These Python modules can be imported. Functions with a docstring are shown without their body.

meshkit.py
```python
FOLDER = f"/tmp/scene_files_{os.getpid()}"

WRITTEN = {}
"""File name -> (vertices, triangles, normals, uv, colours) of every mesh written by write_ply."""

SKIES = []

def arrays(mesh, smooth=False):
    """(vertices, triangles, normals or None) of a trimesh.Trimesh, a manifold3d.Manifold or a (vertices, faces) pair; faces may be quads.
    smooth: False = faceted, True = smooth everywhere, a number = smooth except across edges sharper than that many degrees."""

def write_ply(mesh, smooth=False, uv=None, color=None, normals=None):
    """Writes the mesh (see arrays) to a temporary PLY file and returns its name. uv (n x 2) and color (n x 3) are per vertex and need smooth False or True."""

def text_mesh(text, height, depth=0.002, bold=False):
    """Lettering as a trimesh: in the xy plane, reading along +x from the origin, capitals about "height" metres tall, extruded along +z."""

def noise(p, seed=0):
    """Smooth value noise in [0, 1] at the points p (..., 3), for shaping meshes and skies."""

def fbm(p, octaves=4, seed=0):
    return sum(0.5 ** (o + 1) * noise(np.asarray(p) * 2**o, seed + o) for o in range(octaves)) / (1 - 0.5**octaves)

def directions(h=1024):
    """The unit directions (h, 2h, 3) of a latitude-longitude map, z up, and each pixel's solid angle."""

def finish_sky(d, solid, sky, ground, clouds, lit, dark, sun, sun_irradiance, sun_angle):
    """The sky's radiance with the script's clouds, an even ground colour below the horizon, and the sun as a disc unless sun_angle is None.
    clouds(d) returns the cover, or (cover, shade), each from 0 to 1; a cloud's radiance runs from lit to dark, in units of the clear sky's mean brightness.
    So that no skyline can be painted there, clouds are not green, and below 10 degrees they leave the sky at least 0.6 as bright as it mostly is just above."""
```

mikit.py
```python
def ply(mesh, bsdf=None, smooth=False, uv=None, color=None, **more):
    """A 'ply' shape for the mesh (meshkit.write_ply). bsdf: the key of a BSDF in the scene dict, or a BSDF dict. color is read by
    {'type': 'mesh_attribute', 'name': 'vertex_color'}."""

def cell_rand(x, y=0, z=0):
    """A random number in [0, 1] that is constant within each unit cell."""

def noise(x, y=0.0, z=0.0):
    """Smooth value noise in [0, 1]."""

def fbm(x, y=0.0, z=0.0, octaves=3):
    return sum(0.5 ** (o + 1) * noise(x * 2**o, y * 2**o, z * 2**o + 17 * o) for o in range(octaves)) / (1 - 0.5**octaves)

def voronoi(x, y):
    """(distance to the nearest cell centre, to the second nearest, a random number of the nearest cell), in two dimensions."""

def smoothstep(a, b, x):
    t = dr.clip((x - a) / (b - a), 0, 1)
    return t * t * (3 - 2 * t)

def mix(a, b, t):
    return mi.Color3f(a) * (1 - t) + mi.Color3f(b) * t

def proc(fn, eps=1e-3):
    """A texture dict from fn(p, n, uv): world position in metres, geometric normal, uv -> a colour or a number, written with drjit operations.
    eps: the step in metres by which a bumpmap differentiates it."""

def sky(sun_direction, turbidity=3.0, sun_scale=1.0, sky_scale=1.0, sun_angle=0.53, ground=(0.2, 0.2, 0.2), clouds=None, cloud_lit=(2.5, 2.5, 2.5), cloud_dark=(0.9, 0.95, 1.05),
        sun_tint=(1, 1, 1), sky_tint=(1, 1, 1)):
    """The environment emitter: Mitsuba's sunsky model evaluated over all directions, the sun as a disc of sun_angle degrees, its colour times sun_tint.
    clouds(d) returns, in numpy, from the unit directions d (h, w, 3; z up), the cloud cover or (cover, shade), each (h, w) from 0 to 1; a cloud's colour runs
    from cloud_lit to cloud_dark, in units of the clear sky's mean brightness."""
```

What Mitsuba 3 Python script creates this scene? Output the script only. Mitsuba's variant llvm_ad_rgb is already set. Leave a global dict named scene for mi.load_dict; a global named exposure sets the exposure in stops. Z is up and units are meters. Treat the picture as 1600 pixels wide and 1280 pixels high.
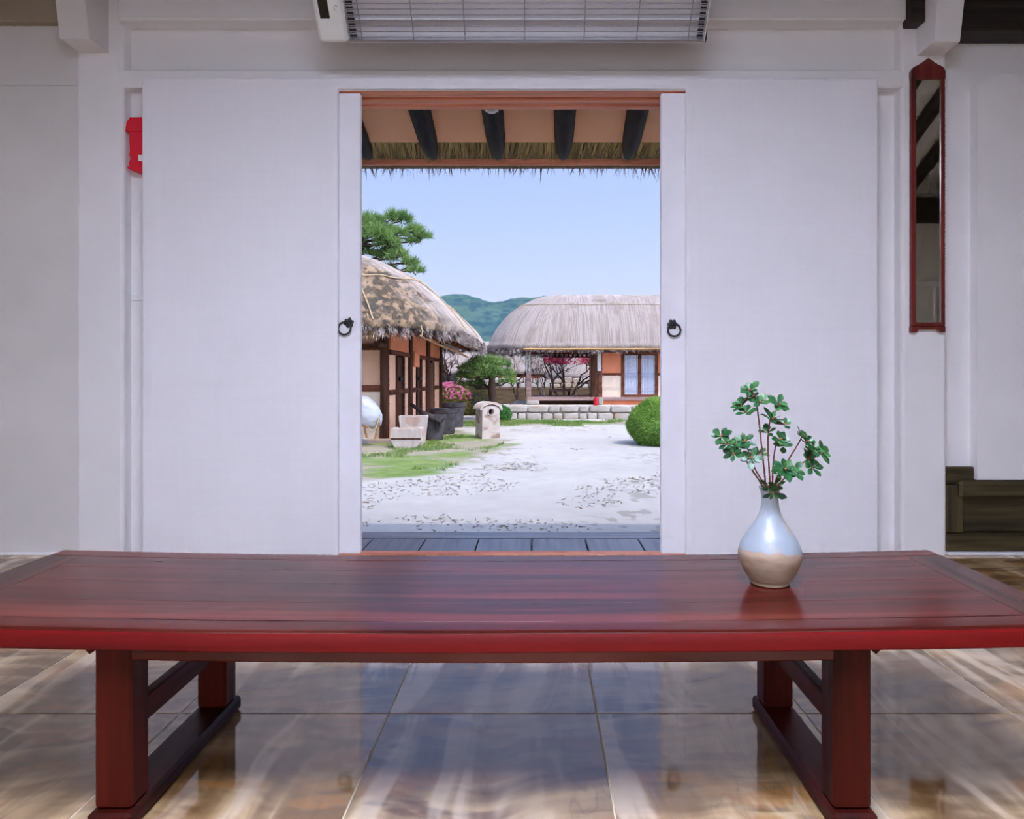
import math, random
import numpy as np, trimesh, mitsuba as mi, drjit as dr
import mikit, meshkit
from mikit import noise, fbm, smoothstep, mix, cell_rand, voronoi

T = mi.ScalarTransform4f
scene, labels = {}, {}
F, CX, CY, CAMZ = 1150.0, 837.0, 588.0, 0.81

# ------------------------------------------------------------------ camera, sky, light, exposure
scene['camera'] = {'type': 'perspective', 'fov': 2 * math.degrees(math.atan(800 / F)), 'fov_axis': 'x', 'near_clip': 0.05, 'far_clip': 5000,
                   'principal_point_offset_x': (800 - CX) / 1600, 'principal_point_offset_y': (640 - CY) / 1280,
                   'to_world': T().look_at(origin=[0, 0, CAMZ], target=[0, 1, CAMZ], up=[0, 0, 1])}
scene['sky'] = mikit.sky((0.48, -0.60, 1.0), turbidity=9.0, sun_scale=1.0, sky_scale=3.4, sun_angle=0.7, ground=(0.4, 0.39, 0.4), sun_tint=(0.93, 1.0, 1.15), sky_tint=(0.82, 0.87, 1.18))
ADDED_WINDOW_LIGHT = (1.2, 1.24, 1.38) 
ADDED_LAMP_LIGHT = (21.6, 23.2, 30.6)         # added unseen lamp that brightens the room from above
#     # added glowing windows behind the camera, as fill light
exposure = 0.62

GZ = -0.45                              # the yard's level; the room's floor is 0
PAN, DOOR, COL, BACK = 3.30, 3.335, 3.335, 3.40   # depths of the front wall's layers
REAR = -1.5


def at(px, py, Y):
    return np.array([(px - CX) * Y / F, Y, CAMZ - (py - CY) * Y / F])


def X(px, Y):
    return (px - CX) * Y / F


def Z(py, Y):
    return CAMZ - (py - CY) * Y / F


# ------------------------------------------------------------------ helpers
def tag(key, label=None, cat=None, group=None, kind=None):
    d = labels.setdefault(key, {})
    for k, v in (('label', label), ('category', cat), ('group', group), ('kind', kind)):
        if v:
            d[k] = v
    return key


_used = {}


def nkey(name):
    n = _used.get(name, -1) + 1
    _used[name] = n
    return name if n == 0 else f'{name}_{n:03d}'


def add(name, mesh, mat, smooth=False, label=None, cat=None, group=None, kind=None, uv=None, exact=False, **more):
    key = name if exact else nkey(name)
    scene[key] = mikit.ply(mesh, mat, smooth, uv=uv, **more)
    if label or cat or group or kind:
        tag(key, label, cat, group, kind)
    return key


def put(name, shape, to_world, **kw):
    key = nkey(name)
    scene[key] = {**shape, 'to_world': to_world}
    if kw:
        tag(key, **kw)
    return key


def cat_(ms):
    return trimesh.util.concatenate([trimesh.Trimesh(*m, process=False) if isinstance(m, tuple) else m for m in ms])


def box(lo, hi, b=0.0):
    lo, hi = np.minimum(lo, hi), np.maximum(lo, hi)
    if b <= 0:
        m = trimesh.creation.box(extents=hi - lo)
        m.apply_translation((lo + hi) / 2)
        return m
    b = min(b, 0.45 * float(np.min(hi - lo)))
    pts = []
    for sx in (0, 1):
        for sy in (0, 1):
            for sz in (0, 1):
                c = np.array([hi[0] if sx else lo[0], hi[1] if sy else lo[1], hi[2] if sz else lo[2]], float)
                s = np.array([-1 if sx else 1, -1 if sy else 1, -1 if sz else 1], float)
                for k in range(3):
                    p = c + s * b
                    p[k] = c[k]
                    pts.append(p)
    return trimesh.Trimesh(pts, process=False).convex_hull


def rotated(m, axis, deg, about):
    m = m.copy()
    m.apply_transform(trimesh.transformations.rotation_matrix(math.radians(deg), axis, about))
    return m


def beam(p0, p1, w, h, b=0.004, up=(0, 0, 1)):
    """A chamfered bar from p0 to p1, w wide (sideways), h tall."""
    p0, p1 = np.asarray(p0, float), np.asarray(p1, float)
    d = p1 - p0
    L = np.linalg.norm(d)
    d /= L
    u = np.asarray(up, float)
    s = np.cross(d, u)
    if np.linalg.norm(s) < 1e-6:
        s = np.cross(d, [1, 0, 0])
    s /= np.linalg.norm(s)
    u = np.cross(s, d)
    m = box([0, -w / 2, -h / 2], [L, w / 2, h / 2], b)
    M = np.eye(4)
    M[:3, 0], M[:3, 1], M[:3, 2], M[:3, 3] = d, np.cross(u, d), u, p0
    if np.linalg.det(M[:3, :3]) < 0:
        M[:3, 1] *= -1
    m.apply_transform(M)
    return m


def tube(points, radii, sides=8, caps=True):
    p = np.asarray(points, float)
    n = len(p)
    r = np.broadcast_to(np.asarray(radii, float), (n,))
    t = np.gradient(p, axis=0)
    t /= np.linalg.norm(t, axis=1, keepdims=True) + 1e-12
    a = np.cross(t[0], [0, 0, 1] if abs(t[0][2]) < 0.9 else [1, 0, 0])
    ang = np.arange(sides) * 2 * np.pi / sides
    rings = []
    for i in range(n):
        a = a - t[i] * (a @ t[i])
        a /= np.linalg.norm(a) + 1e-12
        b = np.cross(t[i], a)
        rings.append(p[i] + r[i] * (np.cos(ang)[:, None] * a + np.sin(ang)[:, None] * b))
    v = np.vstack(rings)
    f = []
    for i in range(n - 1):
        for j in range(sides):
            q = [i * sides + j, i * sides + (j + 1) % sides, (i + 1) * sides + (j + 1) % sides, (i + 1) * sides + j]
            f += [[q[0], q[1], q[2]], [q[0], q[2], q[3]]]
    if caps:
        v = np.vstack([v, p[0], p[-1]])
        k = n * sides
        for j in range(sides):
            f += [[k, (j + 1) % sides, j], [k + 1, (n - 1) * sides + j, (n - 1) * sides + (j + 1) % sides]]
    return trimesh.Trimesh(v, f, process=False)


def lathe(profile, center, n=48):
    """profile: (radius, z) from bottom to top."""
    pr = np.asarray(profile, float)
    ang = np.arange(n) * 2 * np.pi / n
    v = np.concatenate([np.stack([r * np.cos(ang), r * np.sin(ang), np.full(n, z)], 1) for r, z in pr]) + np.asarray(center)
    f = []
    for i in range(len(pr) - 1):
        for j in range(n):
            q = [i * n + j, i * n + (j + 1) % n, (i + 1) * n + (j + 1) % n, (i + 1) * n + j]
            f += [[q[0], q[1], q[2]], [q[0], q[2], q[3]]]
    return trimesh.Trimesh(v, f, process=False)


def prism(poly, depth, origin, u, v):
    """A polygon (in the u, v plane) extruded along u x v by depth."""
    import shapely
    m = trimesh.creation.extrude_polygon(shapely.Polygon(poly), depth, engine='earcut')
    u, v = np.asarray(u, float), np.asarray(v, float)
    M = np.eye(4)
    M[:3, 0], M[:3, 1], M[:3, 2], M[:3, 3] = u, v, np.cross(u, v), origin
    m.apply_transform(M)
    return m


def blob(center, radii, seed=0, amp=0.2, freq=2.0, sub=3):
    m = trimesh.creation.icosphere(subdivisions=sub)
    v = m.vertices * (1 + amp * 2 * (meshkit.fbm(m.vertices * freq + 11.3 * seed + 50, 3, seed)[:, None] - 0.5))
    m.vertices = v * np.asarray(radii) + np.asarray(center)
    return m


def stone_mesh(lo, hi, seed, amp=0.16):
    """A roughly dressed stone: a box with rounded, uneven faces."""
    rng = np.random.default_rng(seed)
    lo, hi = np.asarray(lo, float), np.asarray(hi, float)
    c, h = (lo + hi) / 2, (hi - lo) / 2
    m = trimesh.creation.icosphere(subdivisions=2)
    v = np.sign(m.vertices) * np.abs(m.vertices) ** 0.42
    v = v / np.max(np.abs(v))
    v = v * (1 + amp * (rng.random(v.shape) - 0.5) * [0.5, 1, 0.5])
    m.vertices = np.clip(v, -1, 1) * h + c
    return m


# ------------------------------------------------------------------ materials
def mat(key, d, two=True):
    scene[key] = {'type': 'twosided', 'bsdf': d} if two else d
    return key


def rgb(r, g, b):
    """8-bit display colour to linear."""
    return tuple((c / 255 / 12.92) if c <= 10 else ((c / 255 + 0.055) / 1.055) ** 2.4 for c in (r, g, b))


def diff(key, col):
    return mat(key, {'type': 'diffuse', 'reflectance': {'type': 'rgb', 'value': list(col)} if not callable(col) else mikit.proc(col)})


def prin(key, col, rough=0.5, spec=0.5, metallic=0.0, bump=None, bscale=0.001, eps=1e-3, **more):
    d = {'type': 'principled', 'base_color': {'type': 'rgb', 'value': list(col)} if not callable(col) else mikit.proc(col),
         'roughness': rough if not callable(rough) else mikit.proc(rough), 'specular': spec, 'metallic': metallic, **more}
    if bump:
        d = {'type': 'bumpmap', 'arbitrary': mikit.proc(bump, eps), 'scale': bscale, 'bsdf': d}
    return mat(key, d)


def wood_fn(light, dark, axis='x', fine=60.0, along=1.5, contrast=1.0, ring=9.0):
    def fn(p, n, uv):
        a, b, c = {'x': (p.x, p.y, p.z), 'y': (p.y, p.x, p.z), 'z': (p.z, p.x, p.y)}[axis]
        w = fbm(a * along, b * 5, c * 5, 2)
        g = fbm(a * along * 2.0 + 7, b * fine + w * 4, c * fine, 3)
        r = 0.5 + 0.5 * dr.sin((b * ring * 6 + c * ring * 5 + w * 14))
        t = dr.clip((g - 0.5) * 1.6 * contrast + 0.35 + 0.35 * (r - 0.5) * contrast + (w - 0.5) * 1.2, 0, 1)
        return mix(light, dark, t)
    return fn


def plaster_fn(col, amt=0.05, s=3.0):
    lo, hi = tuple(float(c * (1 - amt)) for c in col), tuple(float(min(c * (1 + amt), 1)) for c in col)

    def fn(p, n, uv):
        return mix(lo, hi, fbm(p.x * s, p.y * s, p.z * s, 3))
    return fn


prin('m_plaster', plaster_fn((0.74, 0.725, 0.72)), 0.85, 0.2)
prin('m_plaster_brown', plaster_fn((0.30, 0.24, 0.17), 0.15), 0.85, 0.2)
prin('m_plaster_beige', plaster_fn((0.52, 0.49, 0.42), 0.08), 0.85, 0.2)
prin('m_plaster_old', plaster_fn((0.62, 0.595, 0.565), 0.08), 0.85, 0.2)


def fabric(p, n, uv):
    warp = noise(p.x * 130, p.z * 3, 2) * 0.5 + noise(p.x * 4, p.z * 150, 5) * 0.5
    t = 0.6 * fbm(p.x * 2, p.z * 1.2, 3, 3) + 0.4 * warp
    return mix((0.73, 0.72, 0.745), (0.80, 0.79, 0.81), t)


prin('m_fabric', fabric, 0.9, 0.15)
prin('m_door_paper', plaster_fn((0.78, 0.77, 0.80), 0.03, 6), 0.8, 0.2)

# marble floor tiles: each its own cut of stone


def marble(p, n, uv):
    ix, iy = dr.floor((p.x + 3.8535) / 0.5), dr.floor((p.y + 1.7325) / 0.5)
    r1, r2 = cell_rand(ix, iy, 3), cell_rand(ix, iy, 7)
    x, y = p.x + r1 * 17, p.y + r2 * 13
    w = fbm(x * 3, y * 1.4, 1, 3)
    veins = fbm(x * 13 + w * 3.0, y * 1.6 + w * 2.0, 4, 4)
    bands = fbm(x * 4.0 + w * 2.0, y * 15.0 + w * 3, 8, 4)
    rust = fbm(x * 6 + 3, y * 16, 12, 4)
    cloud = fbm(x * 2.2 + 9, y * 2.6, 15, 3)
    c = mix(rgb(106, 78, 46), rgb(192, 164, 122), smoothstep(0.34, 0.66, 0.35 * veins + 0.4 * bands + 0.25 * cloud))
    c = mix(c, rgb(88, 54, 28), smoothstep(0.48, 0.66, bands) * smoothstep(0.40, 0.58, cloud) * 0.85)
    c = mix(c, rgb(160, 110, 54), smoothstep(0.54, 0.70, rust) * 0.55)
    c = mix(c, rgb(222, 206, 184), smoothstep(0.56, 0.70, veins) * 0.4)
    line = dr.abs(veins - 0.5)
    c = mix(c, rgb(66, 46, 34), (1 - smoothstep(0.0, 0.016, line)) * 0.18)
    return c * (0.72 + 0.28 * r1)


prin('m_marble', marble, 0.045, 0.95, bump=lambda p, n, uv: fbm(p.x * 5, p.y * 14, 3, 2), bscale=0.0004, clearcoat=0.5, clearcoat_gloss=0.98)
diff('m_grout', rgb(196, 184, 158))

TABLE_L, TABLE_D = rgb(71, 16, 8), rgb(28, 8, 4)


def table_fn(axis):
    base = wood_fn(TABLE_L, TABLE_D, axis, 46, 1.3, 0.9, 5)

    def fn(p, n, uv):
        c = base(p, n, uv)
        a, b = (p.x, p.y) if axis == 'x' else (p.y, p.x)
        stain = smoothstep(0.55, 0.78, fbm(p.x * 3.0 + 4, p.y * 5, p.z * 5 + 2, 3))
        c = mix(c, rgb(32, 14, 12), stain * 0.7)
        tint = smoothstep(0.5, 0.75, fbm(a * 1.1 + 9, b * 22, p.z * 20, 3))
        return mix(c, rgb(112, 42, 28), tint * 0.45)
    return fn


def grain_bump(axis):
    return lambda p, n, uv: fbm((p.x if axis == 'x' else p.y) * 3, (p.y if axis == 'x' else p.x) * 70, p.z * 70, 3)


prin('m_table_x', table_fn('x'), 0.2, 0.2, bump=grain_bump('x'), bscale=0.0004, clearcoat=0.4, clearcoat_gloss=0.97)
prin('m_table_y', table_fn('y'), 0.2, 0.2, bump=grain_bump('y'), bscale=0.0004, clearcoat=0.4, clearcoat_gloss=0.97)
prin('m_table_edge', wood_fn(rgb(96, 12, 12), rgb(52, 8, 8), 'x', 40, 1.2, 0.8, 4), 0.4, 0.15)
prin('m_table_z', wood_fn(TABLE_L, TABLE_D, 'z', 40, 1.6, 0.8, 5), 0.45, 0.12)
prin('m_table_foot', wood_fn(TABLE_L, TABLE_D, 'y', 40, 1.6, 0.8, 5), 0.45, 0.12)


def vase_fn(p, n, uv):
    z = p.z - 0.366
    edge = 0.073 + 0.012 * (fbm(p.x * 26, p.y * 26, 3, 2) - 0.5) * 2 + 0.004 * (noise(p.x * 90, p.y * 90) - 0.5)
    glaze = mix(rgb(130, 139, 146), rgb(152, 161, 168), fbm(p.x * 30, p.y * 30, p.z * 30, 3))
    crackle = smoothstep(0.60, 0.75, fbm(p.x * 60 + 5, p.y * 60, p.z * 40, 3))
    glaze = mix(glaze, rgb(164, 154, 142), crackle * 0.5)
    stain = smoothstep(0.50, 0.66, fbm(p.x * 22 + 1, p.y * 22 + 3, p.z * 10, 3)) * smoothstep(0.118, 0.135, z + 0.03 * noise(p.x * 60, p.y * 60, p.z * 25))
    glaze = mix(glaze, rgb(168, 146, 122), stain * 0.7)
    clay = mix(rgb(136, 114, 94), rgb(172, 152, 130), fbm(p.x * 25, p.y * 25, p.z * 70, 3))
    seam = 1 - smoothstep(0.0, 0.005, dr.abs(z - edge))
    c = mix(clay, glaze, smoothstep(-0.002, 0.002, z - edge))
    return mix(c, rgb(160, 132, 112), seam * 0.6)


prin('m_vase', vase_fn, 0.36, 0.4, bump=lambda p, n, uv: fbm(p.x * 40, p.y * 40, p.z * 60, 2), bscale=0.0012)
prin('m_leaf', lambda p, n, uv: mix(rgb(22, 62, 34), rgb(46, 96, 50), fbm(p.x * 70, p.y * 70, p.z * 70, 2)), 0.38, 0.5)
prin('m_leaf_young', lambda p, n, uv: mix(rgb(36, 82, 40), rgb(74, 122, 62), fbm(p.x * 70, p.y * 70, p.z * 70, 2)), 0.4, 0.5)
prin('m_stem', rgb(98, 58, 48), 0.6, 0.3)
prin('m_bud', rgb(150, 84, 50), 0.6, 0.3)
prin('m_iron', rgb(38, 36, 40), 0.42, 0.5, metallic=0.4)
prin('m_wood_orange', wood_fn(rgb(226, 150, 116), rgb(186, 104, 72), 'x', 50, 1.0, 0.7, 4), 0.5, 0.4)
prin('m_wood_orange_z', wood_fn(rgb(176, 96, 66), rgb(112, 54, 36), 'z', 50, 1.0, 0.7, 4), 0.5, 0.4)
prin('m_mirror_wood', wood_fn(rgb(122, 42, 32), rgb(62, 18, 16), 'z', 50, 1.4, 0.7, 5), 0.3, 0.5, clearcoat=0.3)
mat('m_mirror', {'type': 'conductor', 'material': 'Ag', 'specular_reflectance': {'type': 'rgb', 'value': [0.82, 0.84, 0.80]}})
prin('m_dark_beam', wood_fn(rgb(46, 38, 30), rgb(16, 13, 11), 'x', 40, 1.2, 0.9, 5), 0.6, 0.3)
prin('m_rafter', wood_fn(rgb(44, 36, 30), rgb(18, 15, 13), 'y', 40, 1.2, 0.9, 5), 0.6, 0.3)
prin('m_dado', wood_fn(rgb(70, 60, 34), rgb(28, 25, 15), 'x', 46, 1.2, 1.1, 6), 0.5, 0.4)
prin('m_dado_z', wood_fn(rgb(80, 68, 40), rgb(36, 31, 18), 'z', 46, 1.2, 1.1, 6), 0.5, 0.4)
prin('m_white_enamel', rgb(226, 228, 222), 0.4, 0.4)
prin('m_reflector', rgb(214, 214, 218), 0.35, 0.5, metallic=0.35)
prin('m_wire', rgb(150, 150, 154), 0.35, 0.5, metallic=0.6)
prin('m_steel', rgb(190, 192, 196), 0.25, 0.5, metallic=0.9)
prin('m_black', rgb(22, 22, 24), 0.5, 0.4)
prin('m_display', rgb(20, 24, 20), 0.12, 0.5)
prin('m_red', rgb(200, 22, 44), 0.45, 0.5)
prin('m_white_plastic', rgb(222, 222, 224), 0.5, 0.4)


# ------------------------------------------------------------------ the room: floor
XL, XR = -3.5, 5.5
tag(add('floor', box([XL - 0.1, REAR - 0.1, -0.06], [XR + 0.1, BACK + 0.02, -0.0015]), 'm_grout'), 'polished marble tile floor in beige and brown', kind='structure')
TX0, TY0 = -3.8535, -1.7325
tile_kinds = {}
for i in range(19):
    for j in range(11):
        x0, y0 = TX0 + 0.5 * i, TY0 + 0.5 * j
        lo = (max(x0, XL), max(y0, REAR)); hi = (min(x0 + 0.5, XR), min(y0 + 0.5, BACK + 0.0))
        if hi[0] - lo[0] < 0.03 or hi[1] - lo[1] < 0.03:
            continue
        add('floor__tile', box([lo[0] + 0.0018, lo[1] + 0.0018, -0.012], [hi[0] - 0.0018, hi[1] - 0.0018, 0.0], 0.0009), 'm_marble')

# ------------------------------------------------------------------ the room: front wall
ox0, ox1 = -0.93, 0.71         # structural opening
ztop = 3.2
tag(nkey('wall_front'), 'white plastered front wall of the room around the open doorway', kind='structure')
add('wall_front__plaster', cat_([box([XL - 0.1, BACK, -0.5], [ox0, BACK + 0.16, ztop]), box([ox1, BACK, -0.5], [XR + 0.1, BACK + 0.16, ztop]),
                                 box([ox0, BACK, 2.18], [ox1, BACK + 0.16, ztop])]), 'm_plaster')
add('wall_front__plaster', box([ox0, BACK, -0.5], [ox1, BACK + 0.1, -0.09]), 'm_plaster_old')


def fabric_sheet(xs, zs, hole, y, disp, thick=0.03):
    """A stretched fabric covering around an opening: a displaced front sheet with turned edges going back to y + thick."""
    u, v = np.meshgrid(xs, zs, indexing='ij')
    hx0, hx1, hz1 = hole
    dx = np.minimum(np.minimum(u - xs[0], xs[-1] - u), np.minimum(zs[-1] - v, 9))
    d_hole = np.maximum(np.maximum(hx0 - u, u - hx1), v - hz1)
    edge = np.clip(np.minimum(dx, np.abs(d_hole)) / 0.006, 0, 1)
    ys = y + disp(u, v) * edge + 0.003 * (1 - edge) ** 2
    V = np.stack([u, ys, v], -1).reshape(-1, 3)
    nx, nz = len(xs), len(zs)
    idx = np.arange(nx * nz).reshape(nx, nz)
    cxm, czm = (xs[:-1] + xs[1:]) / 2, (zs[:-1] + zs[1:]) / 2
    keep = ~((cxm[:, None] > hx0) & (cxm[:, None] < hx1) & (czm[None, :] < hz1))
    q = np.stack([idx[:-1, :-1], idx[1:, :-1], idx[1:, 1:], idx[:-1, 1:]], -1)[keep]
    e = np.concatenate([q[:, [0, 1]], q[:, [1, 2]], q[:, [2, 3]], q[:, [3, 0]]])
    have = {(a, b) for a, b in e.tolist()}
    rim = np.array([(a, b) for a, b in have if (b, a) not in have])
    n = len(V)
    V = np.vstack([V, V * [1, 0, 1] + [0, y + thick, 0]])
    s = np.stack([rim[:, 1], rim[:, 0], rim[:, 0] + n, rim[:, 1] + n], -1)
    m = trimesh.Trimesh(*meshkit.arrays((V, np.vstack([q, s])))[:2], process=False)
    m.remove_unreferenced_vertices()
    return m


px0, px1, px2, px3 = X(222, PAN), X(527, PAN), X(1073, PAN), X(1372, PAN)
zh0, zh1 = Z(138, PAN), Z(122, PAN)


def wrinkles(x, z):
    """Slack in the stretched cloth: a faint waviness and a few pulled folds near the outer edges."""
    d = 0.0035 * (meshkit.fbm(np.stack([x * 2.2, z * 0.7, 0 * x + 3], -1), 3, 3) - 0.5)
    v = z / zh1
    for e, s in ((x - px0, 1), (px3 - x, 0.6)):
        d = d - 0.0030 * s * np.exp(-((e - 0.10 - 0.16 * (1 - v) ** 2) / 0.024) ** 2) * np.clip((0.5 - v) / 0.4, 0, 1)
        d = d - 0.0015 * s * np.exp(-((e - 0.045) / 0.016) ** 2)
    d = d - 0.0030 * np.exp(-((px3 - x - 0.10 - 0.7 * (1 - v)) / 0.014) ** 2) * np.clip((v - 0.88) / 0.08, 0, 1)
    return d


L_ = lambda a, b, n: np.linspace(a, b, n)[:-1]
fx = np.concatenate([[px0, px0 + 0.003], L_(px0 + 0.006, px1, 70), L_(px1, px2, 40), L_(px2, px3 - 0.006, 70), [px3 - 0.006, px3 - 0.003, px3]])
fz = np.concatenate([L_(0.0, zh0, 100), L_(zh0, zh1 - 0.006, 5), [zh1 - 0.006, zh1 - 0.003, zh1]])
add('wall_front__fabric_covering', fabric_sheet(fx, fz, (px1, px2, zh0), PAN, wrinkles), 'm_fabric', 30, label='white fabric stretched over the wall around the doorway')
# the boxed pocket behind the panels, as a lintel board and side boards
add('wall_front__lintel_board', box([X(196, BACK), PAN + 0.032, zh1 - 0.03], [X(1400, BACK), BACK, Z(109, PAN + 0.032)], 0.006), 'm_plaster')

# plaster beam over the doorway, columns and their corbels


def rounded_post(x0, x1, y0, y1, z0, z1, r=0.018):
    import shapely
    pts = []
    for cx, a0 in ((x0 + r, 180), (x1 - r, 270)):
        for a in np.linspace(a0, a0 + 90, 6):
            pts.append((cx + r * math.cos(math.radians(a)), y0 + r + r * math.sin(math.radians(a))))
    pts += [(x1, y1), (x0, y1)]
    m = trimesh.creation.extrude_polygon(shapely.Polygon(pts), z1 - z0, engine='earcut')
    m.apply_translation([0, 0, z0])
    return m


lx0, lx1 = X(118, COL), X(193, COL)
rx0, rx1 = X(1408, COL), X(1480, COL)
add('wall_front__column', rounded_post(lx0, lx1, COL, BACK, 0, ztop, 0.02), 'm_plaster', 40, label='white plastered column left of the doorway')
add('wall_front__column', rounded_post(rx0, rx1, COL, BACK, 0, ztop, 0.02), 'm_plaster', 40, label='white plastered column right of the doorway carrying the mirror')
bz = Z(47, BACK)
add('wall_front__beam', box([lx1 - 0.01, BACK - 0.1, bz], [rx0 + 0.01, BACK, bz + 0.3], 0.008), 'm_plaster', label='plastered beam above the doorway')


def corbel(xa, xb, zb, yf):
    """A beam end standing out of the column: its lower corner bevelled, its front leaning out upwards."""
    m = prism([(0, 0), (-0.145, 0.0), (-0.205, 0.30), (-0.205, 0.9), (0, 0.9)], xb - xa, [xa, COL, zb], [0, 1, 0], [0, 0, 1])
    return m


add('wall_front__corbel', corbel(X(126, COL), X(170, COL), Z(83, COL), 0), 'm_plaster_old', label='plastered beam end above the left column')
add('wall_front__corbel', corbel(X(1432, COL), X(1471, COL), Z(88, COL), 0), 'm_plaster', label='plastered beam end above the right column')
# left bay
add('wall_front__bay_panel', box([XL, 3.338, 0.0], [lx0 + 0.02, BACK, Z(134, 3.338)], 0.002), 'm_plaster_old')
add('wall_front__bay_panel', box([XL, 3.342, Z(134, 3.338) + 0.002], [lx0 + 0.02, BACK, Z(40, 3.34)], 0.002), 'm_plaster_old')
add('wall_front__bay_beam', box([XL, 3.30, Z(40, 3.34)], [lx0 + 0.02, BACK, ztop], 0.006), 'm_plaster_brown')
tag(add('baseboard_front', box([XL, 3.322, 0.0], [lx0, 3.339, 0.012], 0.002), 'm_white_plastic'), 'low white skirting at the foot of the left wall', kind='structure')
# right bay: upper dark beam, boxed plaster panel, timber dado below
dz = Z(47, 3.26)
add('wall_front__dark_beam', box([X(1417, 3.3), 3.26, Z(33, 3.26)], [rx1 - 0.02, BACK, ztop], 0.006), 'm_dark_beam', label='dark timber beam end beside the right corbel')
add('wall_front__dark_beam', box([rx1 - 0.02, 3.26, dz], [XR, BACK, ztop], 0.006), 'm_dark_beam', label='dark timber beam above the right bay')
yb = 3.345
xb0, xb1 = X(1527, yb), X(1553, yb)
zb0, zb1, zb2 = Z(750, yb), Z(133, yb), Z(116, yb)
add('wall_front__boxed_panel', prism([(xb0, zb0), (XR, zb0), (XR, zb2), (xb1, zb2), (xb0, zb1)], 0.06, [0, BACK + 0.005, 0], [1, 0, 0], [0, 0, 1]), 'm_plaster', label='boxed plaster panel with a cut corner right of the mirror')
tag(nkey('wall_front__timber_dado'), 'dark weathered timber dado under the right wall panel')
xd = rx1
add('wall_front__timber_dado__block', box([xd, BACK - 0.03, Z(757, BACK - 0.03)], [X(1530, BACK - 0.03), BACK, Z(730, BACK - 0.03)], 0.004), 'm_dado')
add('wall_front__timber_dado__rail', box([X(1497, yb), BACK - 0.075, Z(778, yb)], [XR, BACK, zb0 - 0.001], 0.012), 'm_dado')
add('wall_front__timber_dado__stile', box([xd, BACK - 0.05, Z(834, yb)], [X(1506, BACK - 0.05), BACK, Z(757, BACK - 0.03) - 0.001], 0.005), 'm_dado_z')
add('wall_front__timber_dado__board', box([X(1506, BACK - 0.05), BACK - 0.018, Z(834, yb)], [XR, BACK, Z(778, yb) - 0.001], 0.002), 'm_dado')
add('wall_front__timber_dado__bottom_rail', box([xd, BACK - 0.06, 0.014], [XR, BACK, Z(834, yb) - 0.001], 0.006), 'm_dado')
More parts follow.
